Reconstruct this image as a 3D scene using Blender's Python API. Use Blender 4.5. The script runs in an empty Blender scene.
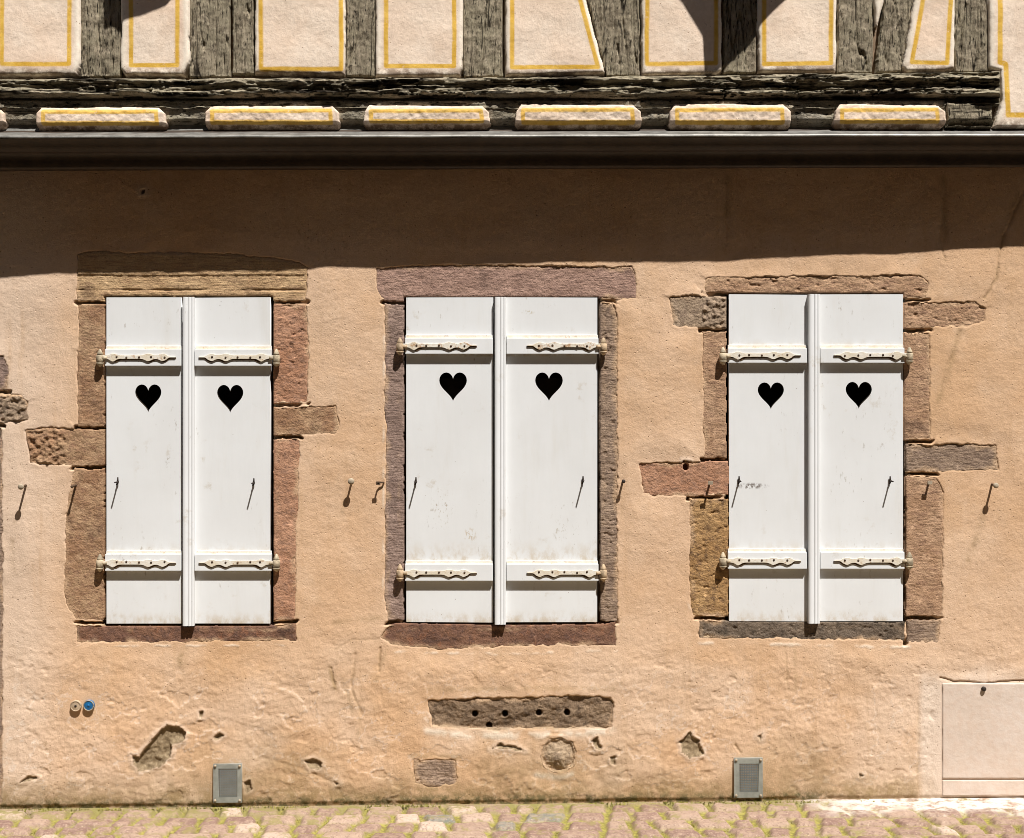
import bpy, bmesh, math, random
import numpy as np
from mathutils import Vector

SC = bpy.context.scene
COL = SC.collection
random.seed(7)
RNG = np.random.default_rng(11)

# ------------------------------------------------------------------ camera
D = 6.0            # metres from lens to the plaster face
S = 240.0          # pixels per metre on the plaster face
EYE = 1.6
cam_d = bpy.data.cameras.new('camera')
cam_d.sensor_width = 36.0
cam_d.lens = 36.0 * D / (1024.0 / S)
cam_d.clip_end = 1000.0
cam = bpy.data.objects.new('camera', cam_d)
cam.location = (0, -D, EYE)
cam.rotation_euler = (math.radians(90), 0, 0)
COL.objects.link(cam)
SC.camera = cam

# ------------------------------------------------------------------ sky, sun, exposure
SUN_DIR = Vector((-0.55, 1.0, -2.1)).normalized()
elev = math.asin(-SUN_DIR.z)
azim = math.atan2(-SUN_DIR.x, -SUN_DIR.y)
world = bpy.data.worlds.new('World')
SC.world = world
world.use_nodes = True
wn = world.node_tree
sky = wn.nodes.new('ShaderNodeTexSky')
sky.sky_type = 'NISHITA'
sky.sun_disc = False
sky.sun_elevation = elev
sky.sun_rotation = azim
wn.links.new(sky.outputs[0], wn.nodes['Background'].inputs[0])
wn.nodes['Background'].inputs[1].default_value = 0.05
sun_d = bpy.data.lights.new('sun', 'SUN')
sun_d.energy = 5.0
sun_d.angle = math.radians(0.5)
sun_d.color = (1.0, 0.965, 0.915)
sun = bpy.data.objects.new('sun', sun_d)
sun.rotation_euler = SUN_DIR.to_track_quat('-Z', 'Y').to_euler()
sun.location = (3, -6, 12)
COL.objects.link(sun)
SC.view_settings.view_transform = 'Standard'
SC.view_settings.look = 'None'
SC.view_settings.gamma = 1.0
SC.view_settings.use_curve_mapping = False
SC.view_settings.exposure = 0.55
SC.cycles.filter_width = 0.85


# ------------------------------------------------------------------ helpers: measuring
def P(px, py, p=0.0):
    """point seen at pixel (px,py) that stands p metres proud of the plaster face -> (x, z)"""
    k = (D - p) / D / S
    return ((px - 512.0) * k, EYE + (419.0 - py) * k)


def PP(pts, p=0.0):
    return np.array([P(a, b, p) for a, b in pts])


def rectpx(x0, y0, x1, y1, p=0.0):
    return PP([(x0, y0), (x1, y0), (x1, y1), (x0, y1)], p)


# ------------------------------------------------------------------ helpers: noise (numpy)
_perm = np.random.default_rng(3).permutation(512).astype(np.int64)
_ang = np.random.default_rng(4).random(512) * 2 * np.pi
_gx, _gy = np.cos(_ang), np.sin(_ang)


def noise(x, y, seed=0):
    x = np.asarray(x, float) + seed * 17.31
    y = np.asarray(y, float) + seed * 9.77
    xi = np.floor(x).astype(np.int64)
    yi = np.floor(y).astype(np.int64)
    xf, yf = x - xi, y - yi
    u = xf * xf * xf * (xf * (xf * 6 - 15) + 10)
    v = yf * yf * yf * (yf * (yf * 6 - 15) + 10)

    def g(ix, iy, dx, dy):
        h = _perm[(_perm[(ix + seed * 7) & 511] + iy) & 511]
        return _gx[h] * dx + _gy[h] * dy
    a = g(xi, yi, xf, yf)
    b = g(xi + 1, yi, xf - 1, yf)
    c = g(xi, yi + 1, xf, yf - 1)
    d = g(xi + 1, yi + 1, xf - 1, yf - 1)
    return ((a * (1 - u) + b * u) * (1 - v) + (c * (1 - u) + d * u) * v) * 1.5


def fbm(x, y, o=4, seed=0, gain=0.5):
    r, a, t = 0, 1.0, 0
    for i in range(o):
        r = r + a * noise(x * 2 ** i, y * 2 ** i, seed + i)
        t += a
        a *= gain
    return r / t


def sstep(a, b, x):
    t = np.clip((x - a) / (b - a), 0, 1)
    return t * t * (3 - 2 * t)


def poly_sd(X, Y, poly):
    """signed distance, negative inside"""
    poly = np.asarray(poly, float)
    n = len(poly)
    d = np.full(X.shape, 1e9)
    ins = np.zeros(X.shape, bool)
    for i in range(n):
        ax, ay = poly[i]
        bx, by = poly[(i + 1) % n]
        ex, ey = bx - ax, by - ay
        wx, wy = X - ax, Y - ay
        t = np.clip((wx * ex + wy * ey) / (ex * ex + ey * ey + 1e-12), 0, 1)
        d = np.minimum(d, (wx - ex * t) ** 2 + (wy - ey * t) ** 2)
        c = ((ay > Y) != (by > Y))
        if ey != 0:
            xc = ax + (Y - ay) * ex / ey
            ins ^= c & (X < xc)
    d = np.sqrt(d)
    return np.where(ins, -d, d)


def line_d(X, Y, pts):
    d = np.full(X.shape, 1e9)
    for (ax, ay), (bx, by) in zip(pts[:-1], pts[1:]):
        ex, ey = bx - ax, by - ay
        wx, wy = X - ax, Y - ay
        t = np.clip((wx * ex + wy * ey) / (ex * ex + ey * ey + 1e-12), 0, 1)
        d = np.minimum(d, (wx - ex * t) ** 2 + (wy - ey * t) ** 2)
    return np.sqrt(d)


def local(fn, X, Y, pts, margin, far=1e3):
    """run a distance function only near its points"""
    pts = np.asarray(pts)
    m = ((X > pts[:, 0].min() - margin) & (X < pts[:, 0].max() + margin)
         & (Y > pts[:, 1].min() - margin) & (Y < pts[:, 1].max() + margin))
    r = np.full(X.shape, far)
    if m.any():
        r[m] = fn(X[m], Y[m], pts)
    return r


# ------------------------------------------------------------------ helpers: objects
def tag(o, label=None, cat=None, group=None, kind=None):
    if label: o['label'] = label
    if cat: o['category'] = cat
    if group: o['group'] = group
    if kind: o['kind'] = kind
    return o


def wloc(o):
    v = Vector((0, 0, 0))
    while o is not None:
        v += o.location
        o = o.parent
    return v


def thing(name, loc=(0, 0, 0), label=None, cat=None, group=None, parent=None):
    o = bpy.data.objects.new(name, None)
    o.empty_display_size = 0.1
    COL.objects.link(o)
    o.location = loc
    if parent is not None:
        o.parent = parent
        o.location = Vector(loc) - wloc(parent) if loc != (0, 0, 0) else (0, 0, 0)
    return tag(o, label, cat, group)


def link(name, me, mats, parent=None, smooth=False):
    """mesh is given in world coordinates; it is moved into the parent's space"""
    if not isinstance(mats, (list, tuple)):
        mats = [mats]
    for m in mats:
        me.materials.append(m)
    o = bpy.data.objects.new(name, me)
    COL.objects.link(o)
    if parent is not None:
        o.parent = parent
        off = wloc(parent)
        if off.length > 0:
            n = len(me.vertices)
            co = np.empty(n * 3, np.float32)
            me.vertices.foreach_get('co', co)
            co = co.reshape(-1, 3) - np.array(off)
            me.vertices.foreach_set('co', co.ravel().astype(np.float32))
    if smooth:
        me.polygons.foreach_set('use_smooth', np.ones(len(me.polygons), bool))
    me.update()
    return o


def grid_mesh(X, Y, Z, keep=None, attrs=None):
    """structured grid (rows = first axis) -> mesh; keep = vertex mask, faces with no kept vertex are dropped"""
    ny, nx = X.shape
    idx = np.arange(nx * ny).reshape(ny, nx)
    f = np.stack([idx[:-1, :-1], idx[:-1, 1:], idx[1:, 1:], idx[1:, :-1]], -1).reshape(-1, 4)
    V = np.stack([X, Y, Z], -1).reshape(-1, 3)
    if keep is not None:
        k = keep.ravel()
        f = f[k[f].any(1)]
        used = np.zeros(len(V), bool)
        used[f.ravel()] = True
        remap = np.cumsum(used) - 1
        V = V[used]
        f = remap[f]
        attrs = {a: v.ravel()[used] for a, v in (attrs or {}).items()}
    me = bpy.data.meshes.new('m')
    nv, nf = len(V), len(f)
    me.vertices.add(nv)
    me.vertices.foreach_set('co', V.astype(np.float32).ravel())
    me.loops.add(nf * 4)
    me.loops.foreach_set('vertex_index', f.astype(np.int32).ravel())
    me.polygons.add(nf)
    me.polygons.foreach_set('loop_start', np.arange(0, nf * 4, 4, dtype=np.int32))
    me.update(calc_edges=True)
    me.validate()
    for a, v in (attrs or {}).items():
        at = me.attributes.new(a, 'FLOAT', 'POINT')
        at.data.foreach_set('value', np.asarray(v, np.float32).ravel())
    return me


def axis(lo, hi, step, flo=-9, fhi=9, coarse=0.08):
    """fine between flo and fhi, coarse outside"""
    out = []
    a = lo
    while a < hi - 1e-6:
        out.append(a)
        a += step if (flo <= a < fhi) else coarse
    out.append(hi)
    return np.array(out)


def slab(name, poly, p, mat, parent, step=0.004, r=0.006, depth=0.045, rough=None, edge=0.0015, efreq=25,
         attrs=None, zfine=3.32, shape=None, warp=None):
    """a piece of wall facing the street: polygon outline, rounded arrises, relief on its face"""
    poly = np.asarray(poly)
    xs = axis(poly[:, 0].min() - .012, poly[:, 0].max() + .012, step)
    zs = axis(poly[:, 1].min() - .012, poly[:, 1].max() + .012, step, fhi=zfine)
    X, Z = np.meshgrid(xs, zs)
    sd = poly_sd(*(warp(X, Z) if warp else (X, Z)), poly)
    sde = sd + edge * 2 * fbm(X * efreq, Z * efreq, 3, seed=5)
    t = np.clip((sde + r) / r, 0, 1)
    h = -r * (1 - np.sqrt(np.maximum(0, 1 - t * t)))
    if rough is not None:
        h = h + rough(X, Z, sd) * sstep(0.0, -2 * r, sde)
    if shape is not None:
        h = h + shape(X, Z, sd)
    h = np.where(sde >= 0, -depth, h)
    at = attrs(X, Z, sd) if attrs else {}
    me = grid_mesh(X, -(p + h), Z, sde < 0.002, at)
    return link(name, me, mat, parent, smooth=True)


def boxes(name, lst, mats, parent, bevel=0.0015, mi=None):
    """several boxes (x0,x1, p0,p1, z0,z1) as one mesh"""
    bm = bmesh.new()
    for k, (x0, x1, p0, p1, z0, z1) in enumerate(lst):
        r = bmesh.ops.create_cube(bm, size=1.0)
        vs = r['verts']
        for v in vs:
            v.co = Vector((x0 + (v.co.x + .5) * (x1 - x0), -(p0 + (0.5 - v.co.y) * (p1 - p0)), z0 + (v.co.z + .5) * (z1 - z0)))
        fs = set(f for v in vs for f in v.link_faces)
        for f in fs:
            f.material_index = mi[k] if mi else 0
        if bevel:
            es = list(set(e for v in vs for e in v.link_edges))
            bmesh.ops.bevel(bm, geom=es, offset=bevel, segments=2, affect='EDGES', profile=0.6)
    bmesh.ops.recalc_face_normals(bm, faces=bm.faces)
    me = bpy.data.meshes.new('m')
    bm.to_mesh(me)
    bm.free()
    return link(name, me, mats, parent)


def outline_solid(name, rings, p0, p1, mat, parent, bevel=0.0):
    """extrude closed outlines (x,z) (first outer, rest holes) from p0 to p1"""
    cu = bpy.data.curves.new('c', 'CURVE')
    cu.dimensions = '2D'
    cu.fill_mode = 'BOTH'
    cu.extrude = max((p1 - p0) / 2 - bevel, 0.0002)
    cu.bevel_depth = bevel
    cu.bevel_resolution = 1
    cu.offset = -bevel
    for ring in rings:
        sp = cu.splines.new('POLY')
        sp.points.add(len(ring) - 1)
        for q, (x, z) in zip(sp.points, ring):
            q.co = (x, z, 0, 1)
        sp.use_cyclic_u = True
    tmp = bpy.data.objects.new('tmp_outline', cu)
    COL.objects.link(tmp)
    dg = bpy.context.evaluated_depsgraph_get()
    me = bpy.data.meshes.new_from_object(tmp.evaluated_get(dg))
    bpy.data.objects.remove(tmp)
    n = len(me.vertices)
    co = np.empty(n * 3, np.float32)
    me.vertices.foreach_get('co', co)
    co = co.reshape(-1, 3)
    pm = (p0 + p1) / 2
    co = np.stack([co[:, 0], -(pm + co[:, 2]), co[:, 1]], -1)
    me.vertices.foreach_set('co', co.astype(np.float32).ravel())
    me.materials.clear()
    return link(name, me, mat, parent)


def tube_bm(bm, pts, rad, n=8):
    """round bar along a polyline of 3-D points"""
    rings = []
    for i, q in enumerate(pts):
        q = Vector(q)
        t = (Vector(pts[min(i + 1, len(pts) - 1)]) - Vector(pts[max(i - 1, 0)])).normalized()
        a = t.cross(Vector((0.31, 0.2, 0.93))).normalized()
        b = t.cross(a)
        rr = rad[i] if isinstance(rad, (list, tuple)) else rad
        rings.append([bm.verts.new(q + (a * math.cos(k * 2 * math.pi / n) + b * math.sin(k * 2 * math.pi / n)) * rr) for k in range(n)])
    for r0, r1 in zip(rings[:-1], rings[1:]):
        for k in range(n):
            bm.faces.new((r0[k], r0[(k + 1) % n], r1[(k + 1) % n], r1[k]))
    bm.faces.new(rings[0])
    bm.faces.new(rings[-1][::-1])


def tubes(name, lst, mat, parent, n=8):
    bm = bmesh.new()
    for pts, rad in lst:
        tube_bm(bm, pts, rad, n)
    bmesh.ops.recalc_face_normals(bm, faces=bm.faces)
    me = bpy.data.meshes.new('m')
    bm.to_mesh(me)
    bm.free()
    return link(name, me, mat, parent, smooth=True)


# ------------------------------------------------------------------ helpers: materials
class NT:
    def __init__(s, name, rough=0.9, spec=0.3):
        s.m = bpy.data.materials.new(name)
        s.m.use_nodes = True
        s.t = s.m.node_tree
        s.b = s.t.nodes['Principled BSDF']
        s.b.inputs['Roughness'].default_value = rough
        s.b.inputs['Specular IOR Level'].default_value = spec
        s.co = s.t.nodes.new('ShaderNodeNewGeometry').outputs['Position']
        s.h = []

    def n(s, typ, **kw):
        nd = s.t.nodes.new(typ)
        for k, v in kw.items():
            setattr(nd, k, v)
        return nd

    def put(s, sock, v):
        if isinstance(v, bpy.types.NodeSocket):
            s.t.links.new(v, sock)
        elif isinstance(v, tuple) and len(v) == 3 and sock.type == 'RGBA':
            sock.default_value = (*v, 1)
        else:
            sock.default_value = v

    def map(s, scale=(1, 1, 1), rot=(0, 0, 0), loc=(0, 0, 0)):
        m = s.n('ShaderNodeMapping')
        s.t.links.new(s.co, m.inputs[0])
        m.inputs['Scale'].default_value = scale
        m.inputs['Rotation'].default_value = rot
        m.inputs['Location'].default_value = loc
        return m.outputs[0]

    def noise(s, scale, detail=4, rough=0.55, vec=None, dist=0.0):
        t = s.n('ShaderNodeTexNoise')
        s.t.links.new(vec if vec is not None else s.co, t.inputs['Vector'])
        t.inputs['Scale'].default_value = scale
        t.inputs['Detail'].default_value = detail
        t.inputs['Roughness'].default_value = rough
        t.inputs['Distortion'].default_value = dist
        return t.outputs['Fac']

    def voro(s, scale, vec=None, feature='F1'):
        t = s.n('ShaderNodeTexVoronoi', feature=feature)
        s.t.links.new(vec if vec is not None else s.co, t.inputs['Vector'])
        t.inputs['Scale'].default_value = scale
        return t.outputs['Distance']

    def ramp(s, fac, a, b, lo=0.0, hi=1.0):
        r = s.n('ShaderNodeMapRange', interpolation_type='SMOOTHSTEP')
        s.put(r.inputs['Value'], fac)
        r.inputs['From Min'].default_value = a
        r.inputs['From Max'].default_value = b
        r.inputs['To Min'].default_value = lo
        r.inputs['To Max'].default_value = hi
        return r.outputs[0]

    def mix(s, fac, a, b, mode='MIX'):
        m = s.n('ShaderNodeMix', data_type='RGBA', blend_type=mode)
        s.put(m.inputs[0], fac)
        s.put(m.inputs[6], a)
        s.put(m.inputs[7], b)
        return m.outputs[2]

    def mul(s, a, b, op='MULTIPLY'):
        m = s.n('ShaderNodeMath', operation=op)
        s.put(m.inputs[0], a)
        s.put(m.inputs[1], b)
        return m.outputs[0]

    def attr(s, name):
        return s.n('ShaderNodeAttribute', attribute_name=name).outputs['Fac']

    def bump(s, h, dist, strength=1.0):
        b = s.n('ShaderNodeBump')
        b.inputs['Distance'].default_value = dist
        b.inputs['Strength'].default_value = strength
        s.put(b.inputs['Height'], h)
        if s.h:
            s.t.links.new(s.h[-1], b.inputs['Normal'])
        s.h.append(b.outputs[0])

    def done(s, col):
        s.put(s.b.inputs['Base Color'], col)
        if s.h:
            s.t.links.new(s.h[-1], s.b.inputs['Normal'])
        return s.m


def c(r, g, b):
    return (r, g, b)


def mat_plaster():
    n = NT('peach_plaster', 0.95, 0.15)
    big = n.noise(0.9, 5, 0.6)
    mid = n.noise(5, 5, 0.6)
    fine = n.noise(60, 4, 0.6)
    col = n.mix(n.ramp(big, .36, .64), c(.612, .390, .230), c(.675, .473, .325))
    col = n.mix(n.ramp(mid, .45, .75, 0, .55), col, c(.70, .51, .36))
    col = n.mix(n.ramp(n.noise(2.2, 6, .65, n.map((1, 1, .5))), .52, .75, 0, .5), col, c(.55, .33, .17))
    col = n.mix(n.ramp(fine, .35, .65, .0, .22), col, c(.46, .29, .16))
    # pale render on the right and at the flaked edges
    col = n.mix(n.attr('pale'), col, c(.70, .57, .465))
    col = n.mix(n.attr('white'), col, c(.80, .70, .58))
    # dark specks
    sp = n.ramp(n.voro(40), .13, .07)
    col = n.mix(n.mul(sp, n.ramp(n.noise(7, 3), .49, .60, 0, .85)), col, c(.20, .12, .065))
    col = n.mix(n.ramp(n.noise(6, 5, .65, n.map((3, 1, .22))), .54, .72, 0, .35), col, c(.50, .315, .175))
    sc = n.mul(n.ramp(n.noise(30, 6, .75), .585, .66), n.ramp(n.noise(2.6, 3, .6, n.map((1, 1, 1), (0, 0, 0), (4, 0, 2))), .48, .62))
    col = n.mix(n.mul(sc, .55), col, c(.36, .24, .135))
    # weather stains
    st = n.mul(n.attr('stain'), n.ramp(n.noise(14, 5, .65), .3, .62))
    col = n.mix(st, col, c(.30, .20, .10))
    dm = n.mul(n.attr('damp'), n.ramp(n.noise(16, 6, .7), .30, .60, .35, 1))
    col = n.mix(dm, col, c(.26, .18, .085))
    ms = n.mul(n.attr('moss'), n.ramp(n.noise(26, 5, .7), .42, .58))
    col = n.mix(ms, col, c(.085, .078, .032))
    bare = n.mix(n.ramp(n.noise(45, 5, .7), .3, .7), c(.165, .118, .068), c(.31, .235, .145))
    col = n.mix(n.attr('bare'), col, bare)
    gr = n.noise(170, 3, .7)
    col = n.mix(n.ramp(gr, .56, .72, 0, .30), col, c(.34, .21, .115))
    col = n.mix(n.ramp(gr, .42, .28, 0, .30), col, c(.82, .62, .45))
    n.bump(n.noise(42, 5, .65), 0.005, .22)
    n.bump(n.mul(sp, -1.0), 0.003, .6)
    n.bump(n.noise(150, 4, .65), 0.0035, .5)
    return n.done(col)


def mat_stone(name, a, b, d, tool=(1, 1, 1.8), toolamp=.6, spots=None):
    n = NT(name, 0.92, 0.2)
    v1 = n.noise(7, 6, .65)
    v2 = n.noise(30, 6, .7, n.map(tool))
    lt = tuple(min(1, x * 1.45 + .02) for x in b)
    dk = tuple(x * .45 for x in d)
    col = n.mix(n.ramp(v1, .36, .64), a, b)
    col = n.mix(n.ramp(v2, .46, .66, 0, .8), col, d)
    col = n.mix(n.ramp(n.noise(17, 6, .7), .56, .70, 0, .75), col, lt)
    col = n.mix(n.ramp(n.noise(5, 5, .65, n.map((1, 1, 1), (0, 0, 0), (3, 1, 7))), .55, .7, 0, .7), col, dk)
    if spots:
        col = n.mix(n.ramp(n.noise(22, 5, .7), .54, .66, 0, .8), col, spots)
    col = n.mix(n.mul(n.attr('smear'), .75), col, c(.56, .38, .235))
    gr = n.noise(165, 3, .7)
    col = n.mix(n.ramp(gr, .54, .70, 0, .55), col, dk)
    col = n.mix(n.ramp(gr, .44, .28, 0, .45), col, lt)
    n.bump(n.noise(48, 6, .7, n.map(tool)), 0.006, toolamp)
    n.bump(n.noise(150, 4, .65), 0.004, .85)
    return n.done(col)


def mat_timber(name, grain, a=c(.325, .275, .195), b=c(.19, .155, .108), dk=c(.022, .017, .012)):
    """grain = mapping scale: small along the grain"""
    n = NT(name, 0.95, 0.1)
    g1 = n.noise(30, 6, .7, n.map(grain), .4)
    g2 = n.noise(85, 5, .65, n.map(grain))
    g3 = n.noise(170, 4, .65, n.map(tuple(x if x >= 1 else x * 2 for x in grain)))
    col = n.mix(n.ramp(g1, .38, .60), b, a)
    col = n.mix(n.ramp(n.noise(9, 5, .65), .42, .62, 0, .6), col, c(.315, .275, .19))
    col = n.mix(n.ramp(n.noise(26, 5, .65), .5, .64, 0, .6), col, c(.42, .35, .255))
    col = n.mix(n.ramp(g3, .55, .70, 0, .7), col, c(.07, .056, .04))
    col = n.mix(n.ramp(g3, .42, .28, 0, .6), col, c(.46, .42, .33))
    crack = n.ramp(g2, .585, .66)
    col = n.mix(crack, col, dk)
    col = n.mix(n.attr('crack'), col, dk)
    n.bump(g1, 0.010, .7)
    n.bump(n.mul(crack, -1.0), 0.006, .9)
    n.bump(g3, .005, .8)
    return n.done(col)


def mat_infill(name):
    n = NT(name, 0.95, 0.12)
    col = n.mix(n.ramp(n.noise(4, 5, .6), .35, .65), c(.79, .625, .49), c(.84, .70, .57))
    col = n.mix(n.ramp(n.noise(3.1, 3, .5), .55, .7, 0, .6), col, c(.75, .545, .40))
    col = n.mix(n.attr('rim'), col, c(.84, .745, .62))
    col = n.mix(n.ramp(n.noise(60, 4, .6), .35, .66, 0, .2), col, c(.48, .34, .23))
    sp = n.mul(n.ramp(n.voro(60), .14, .06), n.ramp(n.noise(14, 2), .5, .6, 0, .9))
    col = n.mix(sp, col, c(.22, .14, .09))
    col = n.mix(n.mul(n.attr('low_tone'), n.ramp(n.noise(24, 5, .7), .36, .6)), col, c(.24, .16, .11))  # darker brown towards the panel's bottom edge
    yl = n.mul(n.attr('line'), n.ramp(n.noise(50, 4, .7), .22, .42, .35, 1))
    yel = n.mix(n.ramp(n.noise(18, 4, .6), .35, .65), c(.62, .36, .05), c(.74, .47, .10))
    col = n.mix(yl, col, yel)
    n.bump(n.noise(50, 5, .65), .004, .25)
    n.bump(n.noise(170, 4, .65), .003, .38)
    return n.done(col)


def mat_paint(name='white_shutter_paint', panel=False):
    n = NT(name, 0.5, 0.35)
    col = n.mix(n.ramp(n.noise(2.6, 5, .6), .35, .68), c(.695, .70, .70), c(.73, .74, .745))
    streak = n.noise(6, 5, .6, n.map((2, 1, .3)))
    col = n.mix(n.ramp(streak, .54, .78, 0, .35), col, c(.60, .575, .52))
    blot = n.mul(n.ramp(n.noise(13, 6, .7), .57, .72), n.ramp(n.noise(3.3, 2), .47, .62))
    col = n.mix(n.mul(blot, .5), col, c(.47, .40, .30))
    scuff = n.mul(n.ramp(n.noise(34, 5, .7, n.map((1.6, 1, .6), (0, .5, 0))), .60, .70), n.ramp(n.noise(4.1, 2, .5, n.map((1, 1, 1), (0, 0, 0), (5, 2, 1))), .52, .64))
    col = n.mix(n.mul(scuff, .55), col, c(.30, .25, .19))
    sp = n.mul(n.ramp(n.voro(26), .055, .035), n.ramp(n.noise(5, 2), .5, .6))
    col = n.mix(n.mul(sp, .75), col, c(.16, .11, .07))
    if panel:
        gz = n.attr('height')
        def band(z0, z1):
            return n.mul(n.ramp(gz, z1, z0), n.ramp(gz, z0 - .004, z0))
        g = n.mul(n.mul(band(.185, .262), band(.0, .045), 'ADD'), band(.82, .872), 'ADD')
        g = n.mul(g, n.ramp(n.noise(19, 6, .7, n.map((1, 1, .6))), .40, .66))
        col = n.mix(n.mul(g, .75), col, c(.50, .41, .29))
        for (px, py, rx, ry, lo, colr) in ((752, 486, 20, 4, .46, c(.12, .09, .07)), (442, 508, 16, 26, .56, c(.40, .34, .26)), (470, 535, 8, 9, .50, c(.48, .38, .26)),
                                           (430, 520, 10, 16, .58, c(.45, .43, .42)), (168, 462, 4, 9, .52, c(.25, .2, .15)), (560, 530, 9, 14, .55, c(.5, .46, .4)), (528, 312, 8, 3, .45, c(.5, .44, .34))):
            x, z = P(px, py)
            q = n.map((S / rx, 0, S / ry), (0, 0, 0), (-x * S / rx, 0, -z * S / ry))
            ln = n.n('ShaderNodeVectorMath', operation='LENGTH')
            n.t.links.new(q, ln.inputs[0])
            m_ = n.mul(n.ramp(ln.outputs['Value'], 1.0, .3), n.ramp(n.noise(75, 5, .7, n.map((1.4, 1, .8))), lo, lo + .10))
            col = n.mix(n.mul(m_, .85), col, colr)
    n.bump(n.noise(20, 4, .5, n.map((2.0, 1, .3))), .002, .22)
    n.bump(n.noise(4, 2, .5, n.map((2, 1, .6))), .005, .4)
    return n.done(col)


def mat_aged(name, rust):
    n = NT(name, 0.6, 0.3)
    col = n.mix(n.ramp(n.noise(22, 5, .65), .35, .65), c(.74, .70, .62), c(.66, .58, .45))
    col = n.mix(n.ramp(n.noise(60, 5, .7), .56 - rust, .72 - rust, 0, .85), col, c(.40, .22, .10))
    n.bump(n.noise(120, 4, .6), .002, .5)
    return n.done(col)


def mat_plain(name, col, rough=.6, spec=.3, var=.35, metal=0.0, scale=30):
    n = NT(name, rough, spec)
    n.b.inputs['Metallic'].default_value = metal
    dk = tuple(x * (1 - var) for x in col)
    cc = n.mix(n.ramp(n.noise(scale, 5, .65), .35, .65), dk, col)
    n.bump(n.noise(scale * 4, 4, .6), .002, .4)
    return n.done(cc)


def mat_street():
    n = NT('cobble_street', 0.9, 0.2)
    cr = n.attr('cell')
    col = n.mix(n.ramp(cr, .0, .9), c(.215, .130, .105), c(.35, .245, .185))
    col = n.mix(n.ramp(cr, .86, .97), col, c(.52, .40, .32))
    col = n.mix(n.attr('blue'), col, c(.185, .19, .165))
    col = n.mix(n.ramp(n.noise(34, 5, .65), .38, .66, 0, .5), col, c(.46, .34, .25))
    col = n.mix(n.ramp(n.noise(90, 4, .65), .5, .66, 0, .7), col, c(.17, .105, .08))
    col = n.mix(n.ramp(n.noise(150, 3, .7), .56, .70, 0, .6), col, c(.60, .48, .38))
    col = n.mix(n.ramp(n.noise(12, 6, .7), .53, .64, 0, .75), col, c(.25, .215, .075))
    jt = n.attr('joint')
    jc = n.mix(n.ramp(n.noise(40, 4, .6), .38, .6), c(.17, .13, .07), c(.33, .27, .17))
    moss = n.mix(n.ramp(n.noise(70, 4, .6), .35, .65), c(.19, .165, .045), c(.33, .295, .075))
    jc = n.mix(n.ramp(n.noise(7, 5, .7), .34, .48), jc, moss)
    col = n.mix(jt, col, jc)
    film = n.mul(n.attr('film'), n.ramp(n.noise(17, 6, .7), .43, .60))
    col = n.mix(film, col, c(.23, .20, .07))
    du = n.mul(n.attr('dust'), n.ramp(n.noise(15, 6, .7), .36, .56))
    col = n.mix(du, col, c(.66, .60, .53))
    n.bump(n.noise(60, 5, .65), .008, .6)
    n.bump(n.noise(200, 4, .6), .003, .6)
    return n.done(col)


M_PLASTER = mat_plaster()
M_INFILL = mat_infill('painted_infill')
M_POST = mat_timber('weathered_post', (2.2, 1, .28))
M_BEAM = mat_timber('weathered_beam', (.22, 1, 2.6), c(.33, .285, .205), c(.13, .11, .078))
M_JOIST = mat_timber('joist_timber', (.5, 1, 1.2), c(.33, .295, .235), c(.16, .138, .105))
M_PAINT = mat_paint()
M_PANEL = mat_paint('white_shutter_panel_paint', True)
M_AGED = mat_aged('aged_cream_paint', .0)
M_RUSTY = mat_aged('rusty_cream_paint', .08)
M_SEAM = mat_plain('rust_shade_seam', c(.14, .085, .045), .85, .1, .5, scale=50)
M_PIN = mat_plain('weathered_cream_iron', c(.56, .46, .32), .6, .3, .55, scale=40)
M_PINR = mat_plain('rust_stained_iron', c(.57, .42, .27), .6, .3, .5, scale=40)
M_IRON = mat_plain('rusty_iron', c(.10, .06, .035), .75, .3, .5)
M_DARKIRON = mat_plain('dark_iron', c(.035, .024, .018), .7, .3, .4)
M_PALEIRON = mat_plain('pale_iron', c(.46, .375, .27), .6, .3, .4)
M_CORNICE = mat_plain('brown_cornice_paint', c(.05, .031, .019), .55, .4, .35, scale=14)
M_ZINC = mat_plain('zinc', c(.25, .24, .22), .5, .4, .4, .4, scale=16)
M_VENT = mat_plain('grey_vent', c(.285, .29, .255), .55, .35, .25, scale=24)
M_MESH = mat_plain('grey_mesh', c(.25, .255, .235), .55, .35, .25)
M_BLACK = mat_plain('dark_recess', c(.02, .018, .016), .9, .1, .3)
M_SASH = mat_plain('dark_sash', c(.055, .042, .030), .7, .2, .4)
M_HATCH = None
M_REVEAL = mat_plain('reveal_plaster', c(.30, .21, .14), .95, .1)

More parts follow.
